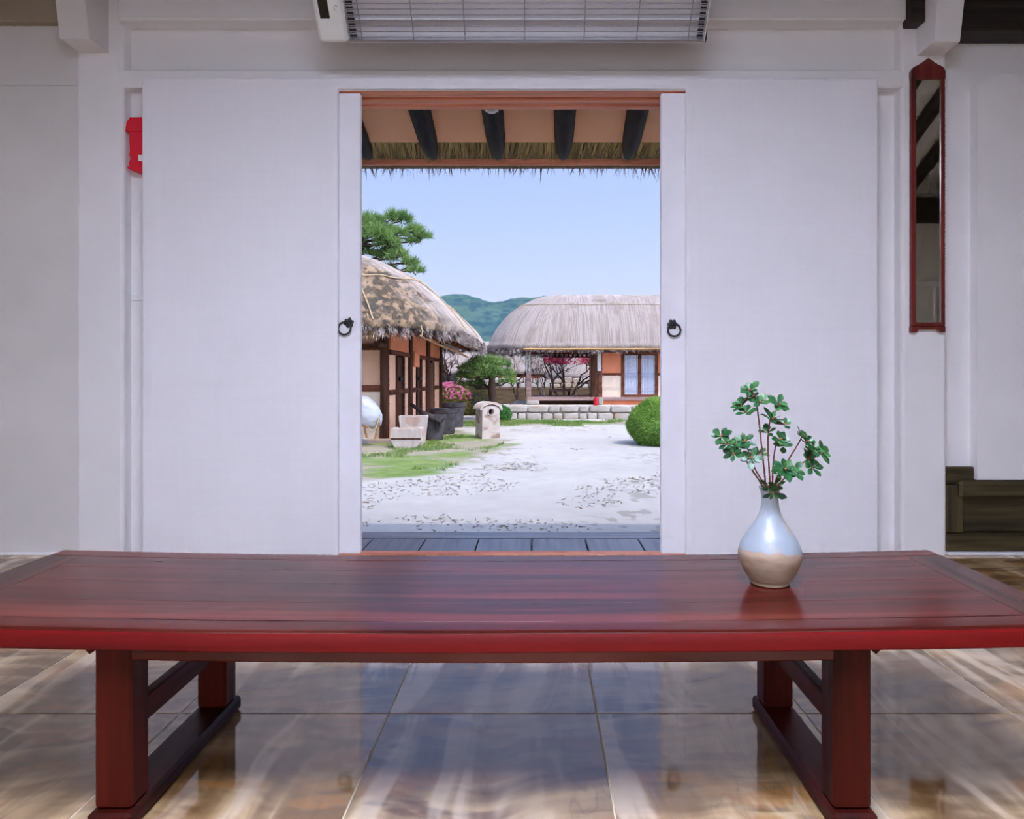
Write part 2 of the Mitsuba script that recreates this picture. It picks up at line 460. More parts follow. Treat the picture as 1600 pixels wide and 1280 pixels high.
tag(add('baseboard_right', box([xd, BACK - 0.075, 0.0], [XR, BACK - 0.005, 0.012], 0.002), 'm_white_plastic'), 'thin white strip at the foot of the timber dado', kind='structure')

# ------------------------------------------------------------------ door frame and sliding doors
tag(nkey('trim_1'), 'orange brown wooden frame of the sliding doorway', kind='structure')
hz = Z(143.5, 3.335)
for (ya, yb_, dzz) in ((3.332, 3.40, 0.0), (3.40, 3.435, 0.035), (3.435, 3.50, 0.0), (3.50, 3.545, -0.006)):
    add('trim_1__head_rail', box([ox0, ya, hz + dzz], [ox1, yb_, 2.14], 0.003), 'm_wood_orange')
jl, jr = -0.862, 0.618
add('trim_1__jamb', box([ox0, 3.372, -0.06], [jl, 3.545, hz], 0.004), 'm_wood_orange_z')
add('trim_1__jamb', box([jr, 3.372, -0.06], [ox1, 3.545, hz], 0.004), 'm_wood_orange_z')
add('trim_1__sill', box([ox0, 3.331, -0.06], [ox1, 3.40, 0.004], 0.003), 'm_wood_orange')


def sliding_door(n, x0, x1, hx, hz_, rot, label):
    k = f'door_{n}'
    tag(k, label, kind='structure')
    y0, y1 = DOOR, DOOR + 0.033
    zt = hz - 0.006
    inner = x1 if n == 1 else x0
    s = -1 if n == 1 else 1
    add(f'{k}__stile', box([inner, y0, 0.005], [inner + s * 0.125, y1, zt], 0.003), 'm_door_paper')
    outer = x0 if n == 1 else x1
    add(f'{k}__stile', box([outer, y0, 0.005], [outer - s * 0.06, y1, zt], 0.003), 'm_door_paper')
    add(f'{k}__paper', box([inner + s * 0.125, y0 + 0.008, 0.005], [outer - s * 0.06, y1 - 0.008, zt]), 'm_door_paper')
    # flower rosette and ring
    c = np.array([hx, y0, hz_])
    pet = []
    for a in range(6):
        ang = math.radians(60 * a + rot)
        m = trimesh.creation.icosphere(subdivisions=2)
        m.vertices = m.vertices * [0.0115, 0.004, 0.0085]
        m.apply_transform(trimesh.transformations.rotation_matrix(-ang, [0, 1, 0]))
        m.apply_translation(c + [0.0125 * math.cos(ang), -0.005, 0.0125 * math.sin(ang)])
        pet.append(m)
    m = trimesh.creation.icosphere(subdivisions=2); m.vertices = m.vertices * [0.010, 0.009, 0.010] + c + [0, -0.007, 0]
    pet.append(m)
    pl = trimesh.creation.cylinder(0.012, 0.006, sections=20)
    pl.apply_transform(trimesh.transformations.rotation_matrix(math.pi / 2, [1, 0, 0])); pl.apply_translation(c + [0, -0.003, 0])
    import manifold3d as m3
    pet.append(pl)
    man = m3.Manifold()
    for q in pet:
        man = man + m3.Manifold(m3.Mesh(np.asarray(q.vertices, np.float32), np.asarray(q.faces, np.uint32)))
    add(f'{k}__handle', man, 'm_iron', 35)
    off = -0.018 if n == 1 else 0.006
    rc = c + [off, -0.013, -0.026]
    a = np.linspace(0, 2 * np.pi, 41)
    ring = np.stack([rc[0] + 0.0285 * np.cos(a), np.full(41, rc[1]) + 0.004 * np.sin(a), rc[2] + 0.0285 * np.sin(a)], 1)
    add(f'{k}__handle__ring', tube(ring, 0.0042, 10, False), 'm_iron', True)


sliding_door(1, X(250, DOOR), X(563, DOOR), X(545.5, DOOR), Z(504.5, DOOR), 15, 'left white sliding door pushed open, iron ring on its stile')
sliding_door(2, X(1033, DOOR), X(1350, DOOR), X(1050.5, DOOR), Z(507, DOOR), 0, 'right white sliding door pushed open, iron ring on its stile')

# ------------------------------------------------------------------ rest of the room (behind and beside the camera)
RIDGE_Y, RIDGE_Z, EZ = 0.95, 3.92, 2.92


def slab(pts, n, t):
    p = np.asarray(pts, float); n = np.asarray(n, float)
    V = np.vstack([p, p + n * t])
    return trimesh.Trimesh(V, [[0, 1, 2], [0, 2, 3], [4, 6, 5], [4, 7, 6], [0, 4, 5], [0, 5, 1], [1, 5, 6], [1, 6, 2], [2, 6, 7], [2, 7, 3], [3, 7, 4], [3, 4, 0]], process=False)


tag(nkey('ceiling'), 'white plastered pitched ceiling between dark rafters', kind='structure')
add('ceiling__slope', slab([[XL - .2, REAR - .2, EZ], [XR + .2, REAR - .2, EZ], [XR + .2, RIDGE_Y, RIDGE_Z], [XL - .2, RIDGE_Y, RIDGE_Z]], [0, 0, 1], 0.12), 'm_plaster')
add('ceiling__slope', slab([[XL - .2, BACK + .2, EZ], [XR + .2, BACK + .2, EZ], [XR + .2, RIDGE_Y, RIDGE_Z], [XL - .2, RIDGE_Y, RIDGE_Z]], [0, 0, 1], 0.12), 'm_plaster')
for x in 3.78 + 0.36 * np.arange(-20, 5):
    for (ya, yb_) in ((REAR, RIDGE_Y), (BACK, RIDGE_Y)):
        add('ceiling__rafter', beam([x, ya, EZ - 0.02], [x, yb_, RIDGE_Z - 0.04], 0.11, 0.12, 0.02), 'm_rafter')
add('ceiling__ridge_beam', tube([[XL, RIDGE_Y, RIDGE_Z - 0.22], [XR, RIDGE_Y, RIDGE_Z - 0.22]], 0.13, 14), 'm_dark_beam', True)
tag(add('wall_left', box([XL - 0.15, REAR - 0.15, -0.05], [XL, BACK, 4.0]), 'm_plaster_old'), 'plain plastered wall at the left end of the room', kind='structure')
tag(add('wall_right', box([XR, REAR - 0.15, -0.05], [XR + 0.15, BACK, 4.0]), 'm_plaster'), 'plain plastered wall at the right end of the room', kind='structure')
tag(nkey('wall_back'), 'plastered rear wall with added glowing windows and a timber plate', kind='structure')
add('wall_back__plaster', box([XL, REAR - 0.15, -0.05], [XR, REAR, EZ + 0.1]), 'm_plaster_beige')
add('wall_back__timber_plate', box([XL, REAR, 2.50], [XR, REAR + 0.12, 2.76], 0.01), 'm_dark_beam')
add('wall_back__rail', box([3.2, REAR, 1.80], [XR, REAR + 0.03, 1.86], 0.004), 'm_plaster_old')
for x in (3.62, 4.40, 5.1):
    add('wall_back__batten', box([x, REAR, 0.02], [x + 0.03, REAR + 0.02, 1.80], 0.004), 'm_plaster_old')
prin('m_lattice', wood_fn(rgb(120, 80, 52), rgb(70, 42, 26), 'z', 40, 1.2), 0.5, 0.4)
for i, x in enumerate((-1.75, -0.5, 0.75)):  # unseen glowing windows added to brighten the interior
    k = f'window_{i + 1}'
    tag(k, f'added glowing fill window in the unseen rear wall, number {i + 1} from the left', kind='structure')
    add(f'{k}__paper', box([x, REAR + 0.002, 0.40], [x + 1.05, REAR + 0.012, 1.75]), 'm_door_paper', emitter={'type': 'area', 'radiance': {'type': 'rgb', 'value': list(ADDED_WINDOW_LIGHT)}})
    for (a, b) in (([x - 0.05, 0.35], [x, 1.80]), ([x + 1.05, 0.35], [x + 1.10, 1.80]), ([x, 0.35], [x + 1.05, 0.40]), ([x, 1.75], [x + 1.05, 1.80])):
        add(f'{k}__frame', box([a[0], REAR, a[1]], [b[0], REAR + 0.05, b[1]], 0.004), 'm_lattice')
    for j in range(1, 4):
        add(f'{k}__muntin', box([x + 1.05 * j / 4 - 0.008, REAR + 0.013, 0.40], [x + 1.05 * j / 4 + 0.008, REAR + 0.028, 1.75]), 'm_lattice')

lk = tag(nkey('added_ceiling_lamp'), 'added unseen square paper lamp lighting the room from above', 'lamp')  # unseen emitter added for the room's downward light
add(f'{lk}__frame', cat_([box([-0.7, -0.45, 2.62], [-0.64, 0.85, 2.74], 0.004), box([0.56, -0.45, 2.62], [0.62, 0.85, 2.74], 0.004), box([-0.64, -0.45, 2.62], [0.56, -0.39, 2.74], 0.004), box([-0.64, 0.79, 2.62], [0.56, 0.85, 2.74], 0.004), box([-0.64, -0.39, 2.71], [0.56, 0.79, 2.74])]), 'm_lattice')
add(f'{lk}__paper', box([-0.64, -0.39, 2.64], [0.56, 0.79, 2.655]), 'm_door_paper', emitter={'type': 'area', 'radiance': {'type': 'rgb', 'value': list(ADDED_LAMP_LIGHT)}})
for x in (-0.5, 0.42):
    add(f'{lk}__rod', tube([[x, 0.2, 2.73], [x, 0.2, 3.62]], 0.008, 8), 'm_iron')
# ------------------------------------------------------------------ the low table
tk = tag(nkey('low_table'), 'long low reddish brown wooden table with sled feet and boarded top', 'table')
TX1, TX2, TYF, TYB, TZ, TT = X(100, 1.837), X(1450, 1.837), 1.287, 1.837, 0.366, 0.037
TXC, THL = (TX1 + TX2) / 2, (TX2 - TX1) / 2


def sag(x):
    """The old board's sag between its ends."""
    return 0.007 - 0.015 * (1 - ((x - TXC) / THL) ** 2) + 0.004


def sweep_x(profile, x0, x1, n, jitter=None):
    pr = np.asarray(profile, float)
    k = len(pr)
    xs = np.linspace(x0, x1, n)
    V = []
    for x in xs:
        p = pr.copy()
        off = jitter(x) if jitter else 0.0
        V.append(np.column_stack([np.full(k, x), p[:, 0] + off, p[:, 1] + sag(x)]))
    V = np.vstack(V)
    f = []
    for i in range(n - 1):
        for j in range(k):
            a, b = i * k + j, i * k + (j + 1) % k
            f += [[a, a + k, b + k], [a, b + k, b]]
    c0, c1 = len(V), len(V) + 1
    V = np.vstack([V, V[:k].mean(0), V[-k - 0:].mean(0) if False else V[(n - 1) * k:n * k].mean(0)])
    for j in range(k):
        f += [[c0, j, (j + 1) % k], [c1, (n - 1) * k + (j + 1) % k, (n - 1) * k + j]]
    m = trimesh.Trimesh(V, f, process=False)
    return m


def prof(y0, y1, z0, z1, b):
    return [(y0 + b, z0), (y1 - b, z0), (y1, z0 + b), (y1, z1 - b), (y1 - b, z1), (y0 + b, z1), (y0, z1 - b), (y0, z0 + b)]


EW = 0.085
fr = [(TYF + 0.006, TZ - TT), (TYF + 0.055, TZ - TT), (TYF + 0.055, TZ - 0.0004), (TYF + 0.0546, TZ), (TYF + 0.010, TZ), (TYF + 0.004, TZ - 0.003), (TYF + 0.001, TZ - 0.010), (TYF, TZ - 0.02), (TYF + 0.002, TZ - TT + 0.004)]
wob = lambda x: 0.0016 * math.sin(x * 5.1 + 1) + 0.001 * math.sin(x * 13.7)
rail = sweep_x(fr, TX1 + 0.002, TX2 - 0.002, 60, wob)
# the front rail's long face is a redder edge board
add('low_table__front_rail', rail, 'm_table_x', 35)
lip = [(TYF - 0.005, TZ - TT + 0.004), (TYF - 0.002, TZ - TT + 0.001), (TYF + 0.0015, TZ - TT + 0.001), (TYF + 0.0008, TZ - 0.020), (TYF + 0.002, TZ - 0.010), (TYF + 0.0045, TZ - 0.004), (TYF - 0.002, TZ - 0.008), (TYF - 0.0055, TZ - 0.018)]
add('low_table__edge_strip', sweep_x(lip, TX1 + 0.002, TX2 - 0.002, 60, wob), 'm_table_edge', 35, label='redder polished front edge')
add('low_table__back_rail', sweep_x(prof(TYB - 0.055, TYB, TZ - TT, TZ, 0.002), TX1 + 0.002, TX2 - 0.002, 40), 'm_table_x', 35)
for (a, b) in ((TX1, TX1 + EW), (TX2 - EW, TX2)):
    add('low_table__end_board', sweep_x(prof(TYF + 0.0562, TYB - 0.0562, TZ - TT, TZ, 0.0005), a, b, 3), 'm_table_y', 35)
ys = [TYF + 0.0562, 1.452, 1.585, 1.690, TYB - 0.0562]
for i in range(4):
    add('low_table__plank', sweep_x(prof(ys[i] + 0.0004, ys[i + 1] - 0.0004, TZ - TT + 0.006, TZ, 0.00015), TX1 + EW + 0.0008, TX2 - EW - 0.0008, 40), 'm_table_x', 35)
LX = (( X(147, 1.317), X(205, 1.317)), (X(1303, 1.317), X(1362, 1.317)))
LYF, LYB = 1.317, 1.717
AZ0, AZ1 = TZ - TT - 0.031, TZ - TT - 0.0005
add('low_table__apron', sweep_x(prof(LYF + 0.004, LYF + 0.028, AZ0, AZ1, 0.003), LX[0][1] - 0.001, LX[1][0] + 0.001, 40), 'm_table_x', 35)
add('low_table__apron', sweep_x(prof(LYB + 0.03, LYB + 0.054, AZ0, AZ1, 0.003), LX[0][1] - 0.001, LX[1][0] + 0.001, 40), 'm_table_x', 35)
for k, (xa, xb_) in enumerate(LX):
    s = -1 if k == 0 else 1
    xm = (xa + xb_) / 2
    zt = TZ - TT + sag(xm) - 0.001
    for (ya, yb_) in ((LYF, LYF + 0.062), (LYB, LYB + 0.062)):
        add('low_table__leg', box([xa, ya, 0.034], [xb_, yb_, zt - 0.0], 0.005), 'm_table_z')
    oa, ob = (xa - 0.014, xa) if s < 0 else (xb_, xb_ + 0.014)
    add('low_table__bearer', box([oa, LYF - 0.008, zt - 0.016], [ob, LYB + 0.07, zt], 0.006), 'm_table_foot')
    add('low_table__foot', box([xa - 0.006, LYF - 0.016, 0.0005], [xb_ + 0.006, LYB + 0.08, 0.0338], 0.006), 'm_table_foot')
    add('low_table__stretcher', box([xm - 0.012, LYF + 0.061, 0.148], [xm + 0.012, LYB + 0.001, 0.198], 0.004), 'm_table_foot')
# a small chipped hollow with a pale inlay in the top board
c = at(240, 878, 1.72)
add('low_table__inlay', blob([c[0], 1.745, TZ + sag(c[0]) - 0.0006], [0.009, 0.004, 0.0016], 3, 0.25, 2.0, 2), 'm_dado', True, label='pale knot plug in the table top')

# ------------------------------------------------------------------ vase and sprigs
VX, VY = X(1203, 1.573), 1.573
VZ = TZ + sag(VX) + 0.0010
sc = 1.573 / F
prf = [(0.0, 0.0), (26, 0), (29, 0.6), (30, 3), (29.5, 5), (34.5, 10), (39.5, 19), (44, 29), (46.8, 37), (48.2, 44), (48.2, 50), (47.0, 56), (43.6, 65), (38.5, 75), (32, 85), (25, 95), (20, 103), (16.4, 111), (14, 120), (12.9, 130),
       (13.0, 138), (14.0, 145), (16.0, 150), (16.9, 152.2), (16.4, 153.6), (15.0, 153.2), (13.0, 149.5), (11.3, 144), (10.5, 130), (12.0, 114), (16, 103), (0, 100)]
add('vase', lathe([(r * sc, z * sc * 0.985) for r, z in prf], [VX, VY, VZ], 72), 'm_vase', 50,
    label='bottle shaped ceramic vase, bluish white glaze over a bare tan foot, on the low table', cat='vase')


def leaf_mesh():
    """An obovate leaf along +x, folded a little along its midrib, tip curled."""
    n = 7
    t = np.linspace(0, 1, n)
    w = 0.5 * np.array([0.07, 0.20, 0.40, 0.56, 0.60, 0.46, 0.08])
    V, f = [], []
    for i in range(n):
        zc = -0.12 * t[i] ** 2
        V += [[t[i], -w[i], zc + 0.18 * w[i]], [t[i], 0, zc], [t[i], w[i], zc + 0.18 * w[i]]]
    for i in range(n - 1):
        a = 3 * i
        for b in (0, 1):
            f += [[a + b, a + b + 3, a + b + 4], [a + b, a + b + 4, a + b + 1]]
    V = np.array(V)
    top = trimesh.Trimesh(V, f, process=False)
    under = trimesh.Trimesh(V - [0, 0, 0.02], np.array(f)[:, ::-1], process=False)
    return cat_([top, under])


LEAF = mikit.ply(leaf_mesh(), 'm_leaf', True)
LEAF2 = mikit.ply(leaf_mesh(), 'm_leaf_young', True)
rng = np.random.default_rng(5)


def frame_(o, x, up, s):
    x = x / np.linalg.norm(x)
    y = np.cross(up, x); y /= np.linalg.norm(y)
    M = np.eye(4)
    M[:3, 0], M[:3, 1], M[:3, 2], M[:3, 3] = x * s, y * s, np.cross(x, y) * s, o
    return T(M)


def whorl(key, c, axis, size, nl, phase):
    axis = axis / np.linalg.norm(axis)
    u = np.cross(axis, [0.3, 1, 0.2]); u /= np.linalg.norm(u)
    v = np.cross(axis, u)
    for i in range(nl):
        a = phase + 2 * math.pi * i / nl + rng.uniform(-0.25, 0.25)
        d = math.cos(a) * u + math.sin(a) * v
        lift = rng.uniform(0.05, 0.75)
        x = d + axis * lift
        put(f'{key}__leaf', LEAF if rng.random() < 0.72 else LEAF2, frame_(c + d * 0.002, x, axis - d * lift * 0.6 + 1e-3, size * rng.uniform(0.8, 1.15)))
    for i in range(3):                      # the younger inner leaves of the rosette
        a = phase + 0.5 + 2 * math.pi * i / 3 + rng.uniform(-0.3, 0.3)
        d = math.cos(a) * u + math.sin(a) * v
        put(f'{key}__leaf', LEAF2 if rng.random() < 0.5 else LEAF, frame_(c + axis * 0.003 + d * 0.001, d * 0.75 + axis, axis - d * 0.9 + 1e-3, size * rng.uniform(0.5, 0.68)))
    b = trimesh.creation.icosphere(subdivisions=1); b.vertices = b.vertices * 0.0028 + c + axis * 0.003
    return b


PV = lambda px, py, dy=0.0: np.array([(px - CX) * (VY + dy) / F, VY + dy, CAMZ - (py - CY) * (VY + dy) / F])
mouth = np.array([VX, VY, VZ + 152 * sc])
SPRIGS = [  # stem end pixels, cluster list (px, py, depth offset, leaf size m, leaves), label
    ('tallest sprig in the vase, leaning to the upper left', (-6, 0), [(1184, 640), (1178, 615)], [(1171, 610, 0.0, 0.017, 6), (1177, 622, 0.01, 0.015, 5), (1188, 630, -0.01, 0.017, 6), (1158, 636, 0.01, 0.019, 7), (1166, 645, -0.015, 0.016, 5)]),
    ('upright sprig in the middle of the vase with the broad dark crown', (0, -2), [(1199, 690), (1203, 655)], [(1206, 656, -0.01, 0.022, 8), (1216, 632, 0.015, 0.019, 8), (1200, 676, 0.0, 0.015, 4), (1225, 664, 0.0, 0.017, 3)]),
    ('sprig just right of the middle with small leaves halfway up', (4, 2), [(1208, 720), (1213, 690)], [(1219, 687, -0.012, 0.015, 6), (1224, 697, 0.01, 0.015, 4)]),
    ('long sprig reaching farthest left out of the vase', (-8, 2), [(1172, 730), (1150, 695), (1138, 688)], [(1127, 682, 0.0, 0.017, 6), (1136, 695, -0.01, 0.016, 5), (1149, 697, 0.012, 0.016, 6), (1147, 710, -0.012, 0.017, 6)]),
    ('lower left sprig with upright spoon shaped leaves', (-5, -4), [(1180, 735), (1172, 712)], [(1164, 690, 0.0, 0.017, 6), (1174, 716, -0.012, 0.017, 6), (1184, 709, 0.01, 0.018, 6)]),
    ('slanting sprig ending at the upper right', (6, 3), [(1232, 718), (1247, 694)], [(1253, 683, 0.0, 0.018, 8), (1260, 690, -0.012, 0.016, 6)]),
    ('sprig reaching farthest right out of the vase', (8, 0), [(1230, 742), (1252, 725)], [(1262, 718, 0.0, 0.020, 8), (1283, 708, 0.01, 0.018, 8), (1270, 703, -0.012, 0.017, 6), (1269, 731, -0.01, 0.016, 5)]),
    ('low front sprig with a star of leaves right of the vase neck', (3, -8), [(1214, 745), (1222, 735)], [(1226, 734, -0.035, 0.020, 8), (1242, 738, -0.025, 0.017, 6), (1216, 741, -0.04, 0.014, 4)]),
    ('short sprig drooping over the rim of the vase', (2, -11), [(1206, 760), (1207, 757)], [(1201, 758, -0.032, 0.016, 4), (1213, 757, -0.032, 0.016, 4), (1207, 769, -0.038, 0.020, 3)]),
]
for n, (lab, root, path, clusters) in enumerate(SPRIGS):
    k = tag(nkey('leafy_sprig'), lab, 'sprig', 'leafy sprigs in the vase')
    r0 = mouth + np.array([root[0] * sc, root[1] * sc * 0.8, -0.006])
    d0 = clusters[0][2]
    pts = [r0 + np.array([-root[0] * sc * 0.4, 0, -0.035]), r0] + [PV(a, b, d0 * (i + 1) / (len(path) + 1) + root[1] * sc * 0.8 * (1 - (i + 1) / (len(path) + 1))) for i, (a, b) in enumerate(path)]
    tip = PV(*clusters[0][:3])
    pts.append(tip)
    P = np.array(pts)
    s = np.linspace(0, 1, len(P)); ss = np.linspace(0, 1, 16)
    P = np.stack([np.interp(ss, s, P[:, q]) for q in range(3)], 1)
    P[1:-1] = 0.25 * P[:-2] + 0.5 * P[1:-1] + 0.25 * P[2:]
    stems = [tube(P, np.linspace(0.0021, 0.0012, 16), 7)]
    buds = []
    for (a, b, dy, size, nl) in clusters:
        cpos = PV(a, b, dy)
        if nl != clusters[0][4] or (a, b) != clusters[0][:2]:
            j = int(np.argmin(np.linalg.norm(P - cpos, axis=1) + 0.03 * np.abs(np.arange(16) - 15) / 15))
            j = max(min(j, 14), 5)
            mid = (P[j] + cpos) / 2 + [0, 0, -0.003]
            stems.append(tube([P[j], mid, cpos], [0.0013, 0.0011, 0.0009], 6))
        out = cpos - (P[4] if len(P) > 4 else r0)
        axis = out / np.linalg.norm(out) + np.array([0, -0.9, 0.35]) + rng.normal(0, 0.25, 3)
        if 'drooping' in lab:
            axis = np.array([0.1 * (a - 1207), -1.0, -0.9])
        buds.append(whorl(k, cpos, axis, size * 1.32, nl, rng.uniform(0, 6)))
    add(f'{k}__stem', cat_(stems), 'm_stem', True)
    for b in buds:
        add(f'{k}__bud', b, 'm_bud', True)

# ------------------------------------------------------------------ wall heater
hk = tag(nkey('wall_heater'), 'long white infrared heater with a wire grille above the doorway', 'heater')
HL, HR = X(499, 3.08), X(1101, 3.08)
piv = np.array([0, 3.08, Z(67, 3.08)])
TILT = 42


def heat(m):
    return rotated(m, [1, 0, 0], TILT, piv)


y0, z0 = piv[1], piv[2]
H = 0.27
capr, gl, gr = HL + 0.123, HL + 0.145, HR - 0.026
gb = rounded_post(HL, capr, 0, 0.09, 0, 0.1)  # profile only used for shape check
add(f'{hk}__end_cap', heat(box([HL, y0, z0], [capr, y0 + 0.085, z0 + H], 0.012)), 'm_white_enamel')
add(f'{hk}__end_cap', heat(box([HR - 0.004, y0, z0], [HR, y0 + 0.085, z0 + H], 0.002)), 'm_white_enamel')
# reflector trough: back and bottom, top lips
add(f'{hk}__reflector', heat(cat_([box([capr, y0 + 0.055, z0 + 0.004], [HR - 0.004, y0 + 0.085, z0 + H - 0.004])])), 'm_reflector')
add(f'{hk}__lower_lip', heat(box([capr, y0 + 0.0, z0], [HR - 0.004, y0 + 0.055, z0 + 0.012], 0.003)), 'm_steel')
add(f'{hk}__upper_lip', heat(box([capr, y0 + 0.0, z0 + H - 0.012], [HR - 0.004, y0 + 0.055, z0 + H], 0.003)), 'm_steel')
for zz in (0.08, 0.19):
    add(f'{hk}__heating_tube', heat(tube([[capr + 0.02, y0 + 0.035, z0 + zz], [HR - 0.02, y0 + 0.035, z0 + zz]], 0.008, 10)), 'm_white_plastic', True)
for i in range(12):
    zz = z0 + 0.022 + i * 0.0215
    add(f'{hk}__grille_wire', heat(tube([[capr + 0.004, y0 + 0.006, zz], [HR - 0.004, y0 + 0.006, zz]], 0.0021, 6)), 'm_wire', True)
for px in (564, 645, 726, 820, 913, 996, 1077):
    x = X(px, 3.05)
    add(f'{hk}__grille_upright', heat(tube([[x, y0 + 0.003, z0 + 0.006], [x, y0 + 0.003, z0 + H - 0.006]], 0.0022, 6)), 'm_wire', True)
for (xa, xb_) in ((capr + 0.008, capr + 0.036), (HR - 0.034, HR - 0.010)):
    for i in range(12):
        zz = z0 + 0.016 + i * 0.0215
        add(f'{hk}__slot', heat(box([xa, y0 + 0.010, zz], [xb_, y0 + 0.018, zz + 0.014], 0.002)), 'm_black')
x = X(506, 3.05)
add(f'{hk}__display', heat(box([X(501, 3.02), y0 - 0.002, z0 + 0.095], [X(516, 3.02), y0 + 0.004, z0 + 0.172], 0.002)), 'm_display', label='dark receiver window')
a = np.linspace(0.2, 2 * np.pi - 1.4, 20)
add(f'{hk}__emblem', heat(tube(np.stack([X(531, 3.05) + 0.008 * np.cos(a), np.full(20, y0 - 0.0005), z0 + 0.135 + 0.010 * np.sin(a)], 1), 0.001, 6)), 'm_wire', True)
add(f'{hk}__bracket', prism([(3.115, Z(60, 3.1)), (3.13, Z(62, 3.1)), (BACK - 0.1, 2.42), (BACK - 0.1, 2.62), (3.10, 2.52)], 0.012, [HR + 0.004, 0, 0], [0, 1, 0], [0, 0, 1]), 'm_black', label='black wall bracket at the right end')
add(f'{hk}__bracket', prism([(3.15, 2.35), (BACK - 0.1, 2.44), (BACK - 0.1, 2.62), (3.15, 2.50)], 0.012, [HL + 0.06, 0, 0], [0, 1, 0], [0, 0, 1]), 'm_black')

# ------------------------------------------------------------------ wall mirror on the right column
mk = tag(nkey('wall_mirror'), 'tall narrow mirror in a red brown frame with a pointed crest on the right column', 'mirror')
my0, my1 = COL - 0.022, COL - 0.0005
mx0, mx1 = X(1424, my0), X(1477.5, my0)
zt_, zb_ = Z(122, my0), Z(510, my0)
sw = 0.0235
add(f'{mk}__stile', box([mx0, my0, zb_], [mx0 + sw, my1, zt_], 0.004), 'm_mirror_wood')
add(f'{mk}__stile', box([mx1 - sw * 0.8, my0, zb_], [mx1, my1, zt_], 0.004), 'm_mirror_wood')
w = mx1 - mx0
crest = [(0, 0), (w, 0), (w, 0.035), (w * 0.93, 0.052), (w * 0.75, 0.066), (w * 0.6, 0.082), (w * 0.5, 0.093), (w * 0.4, 0.082), (w * 0.25, 0.066), (w * 0.07, 0.052), (0, 0.035)]
add(f'{mk}__crest', prism(crest, my1 - my0, [mx0, my1, zt_ - 0.002], [1, 0, 0], [0, 0, 1]), 'm_mirror_wood')
add(f'{mk}__bottom_rail', box([mx0 + sw, my0, zb_], [mx1 - sw * 0.8, my1, zb_ + 0.018], 0.003), 'm_mirror_wood')
foot = [(0, 0.026), (0, 0), (0.024, 0), (0.034, 0.014), (w - 0.034, 0.014), (w - 0.024, 0), (w, 0), (w, 0.026)]
add(f'{mk}__footboard', prism(foot, my1 - my0, [mx0, my1, zb_ - 0.0265], [1, 0, 0], [0, 0, 1]), 'm_mirror_wood')
add(f'{mk}__glass', box([mx0 + sw, my0 + 0.010, zb_ + 0.018], [mx1 - sw * 0.8, my0 + 0.014, zt_], 0), 'm_mirror', label='mirror glass')

# ------------------------------------------------------------------ red emergency lamp, switch plate
ek = tag(nkey('emergency_torch'), 'red emergency torch on the wall, half hidden behind the left fabric panel', 'torch')
ye = BACK
ex = lambda px: X(px, ye - 0.04)
ez = lambda py: Z(py, ye - 0.04)
add(f'{ek}__body', cat_([prism([(ex(204), ez(207)), (ex(205), ez(238)), (ex(204), ez(243)), (ex(206), ez(249)), (ex(203), ez(256)), (ex(205), ez(261)), (ex(240), ez(261)), (ex(240), ez(207))], 0.05, [0, ye, 0], [1, 0, 0], [0, 0, 1])]), 'm_red')
add(f'{ek}__head', prism([(ex(199), ez(207)), (ex(201), ez(192)), (ex(204), ez(189)), (ex(206), ez(185)), (ex(238), ez(185)), (ex(245), ez(207))], 0.056, [0, ye, 0], [1, 0, 0], [0, 0, 1]), 'm_red')
add(f'{ek}__base', prism([(ex(201), ez(263)), (ex(202), ez(261)), (ex(242), ez(261)), (ex(236), ez(270)), (ex(214), ez(269.5)), (ex(207), ez(267))], 0.054, [0, ye, 0], [1, 0, 0], [0, 0, 1]), 'm_red')
add(f'{ek}__label_plate', box([ex(218.5), ye - 0.053, ez(253)], [ex(236), ye - 0.0505, ez(243)], 0.0005), 'm_white_plastic', label='white label')
sk = tag(nkey('switch_plate'), 'white switch plate on the wall beside the left fabric panel', 'switch')
add(f'{sk}__plate', box([X(206, BACK), BACK - 0.010, Z(470, BACK)], [X(240, BACK), BACK, Z(459, BACK)], 0.003), 'm_white_plastic')
# ================================================================== outside
def dirt(p, n, uv):
    a = fbm(p.x * 0.9, p.y * 0.9, 1, 3)
    b = fbm(p.x * 7, p.y * 7, 2, 3)
    c = mix(rgb(160, 158, 154), rgb(186, 184, 180), 0.6 * a + 0.4 * b)
    # damp earth and leaf litter in trails along the path
    trail = smoothstep(0.46, 0.62, fbm(p.x * 0.5 - p.y * 0.25 + 4, p.y * 0.5 + p.x * 0.25, 6, 3))
    specks = smoothstep(0.54, 0.68, fbm(p.x * 9 + p.y * 2, p.y * 6.0, 9, 3))
    c = mix(c, rgb(118, 110, 100), trail * specks * 0.5)
    # worn turf at the yard's left side
    gx = dr.select(p.y < 9.66, -2.15 + (p.y - 8.7) * 1.1, dr.select(p.y < 14.2, -1.12 + (p.y - 9.66) * 0.16, -0.40 - (p.y - 14.2) * 0.5))
    wob = (fbm(p.x * 1.7, p.y * 1.7, 3, 3) - 0.5) * 0.9
    turf = (1 - smoothstep(-0.25, 0.35, p.x - gx + wob)) * smoothstep(8.2, 9.2, p.y + wob)
    far = smoothstep(17.6, 18.4, p.y + wob - 0.9 * smoothstep(-1.2, 0.5, p.x)) * (1 - smoothstep(2.4, 3.4, p.x + wob)) * (1 - smoothstep(20.6, 21.4, p.y))
    green = dr.maximum(turf, far * 0.9)
    dry = mix(rgb(128, 124, 104), rgb(160, 154, 138), b)
    fresh = mix(rgb(92, 118, 62), rgb(132, 148, 92), b)
    lush = smoothstep(0.55, 0.74, fbm(p.x * 0.8 + 2, p.y * 0.8, 5, 3) + 0.12 * smoothstep(0.3, -0.6, p.x - gx))
    return mix(c, mix(dry, fresh, lush), green * smoothstep(0.30, 0.55, b * 0.5 + green * 0.5))


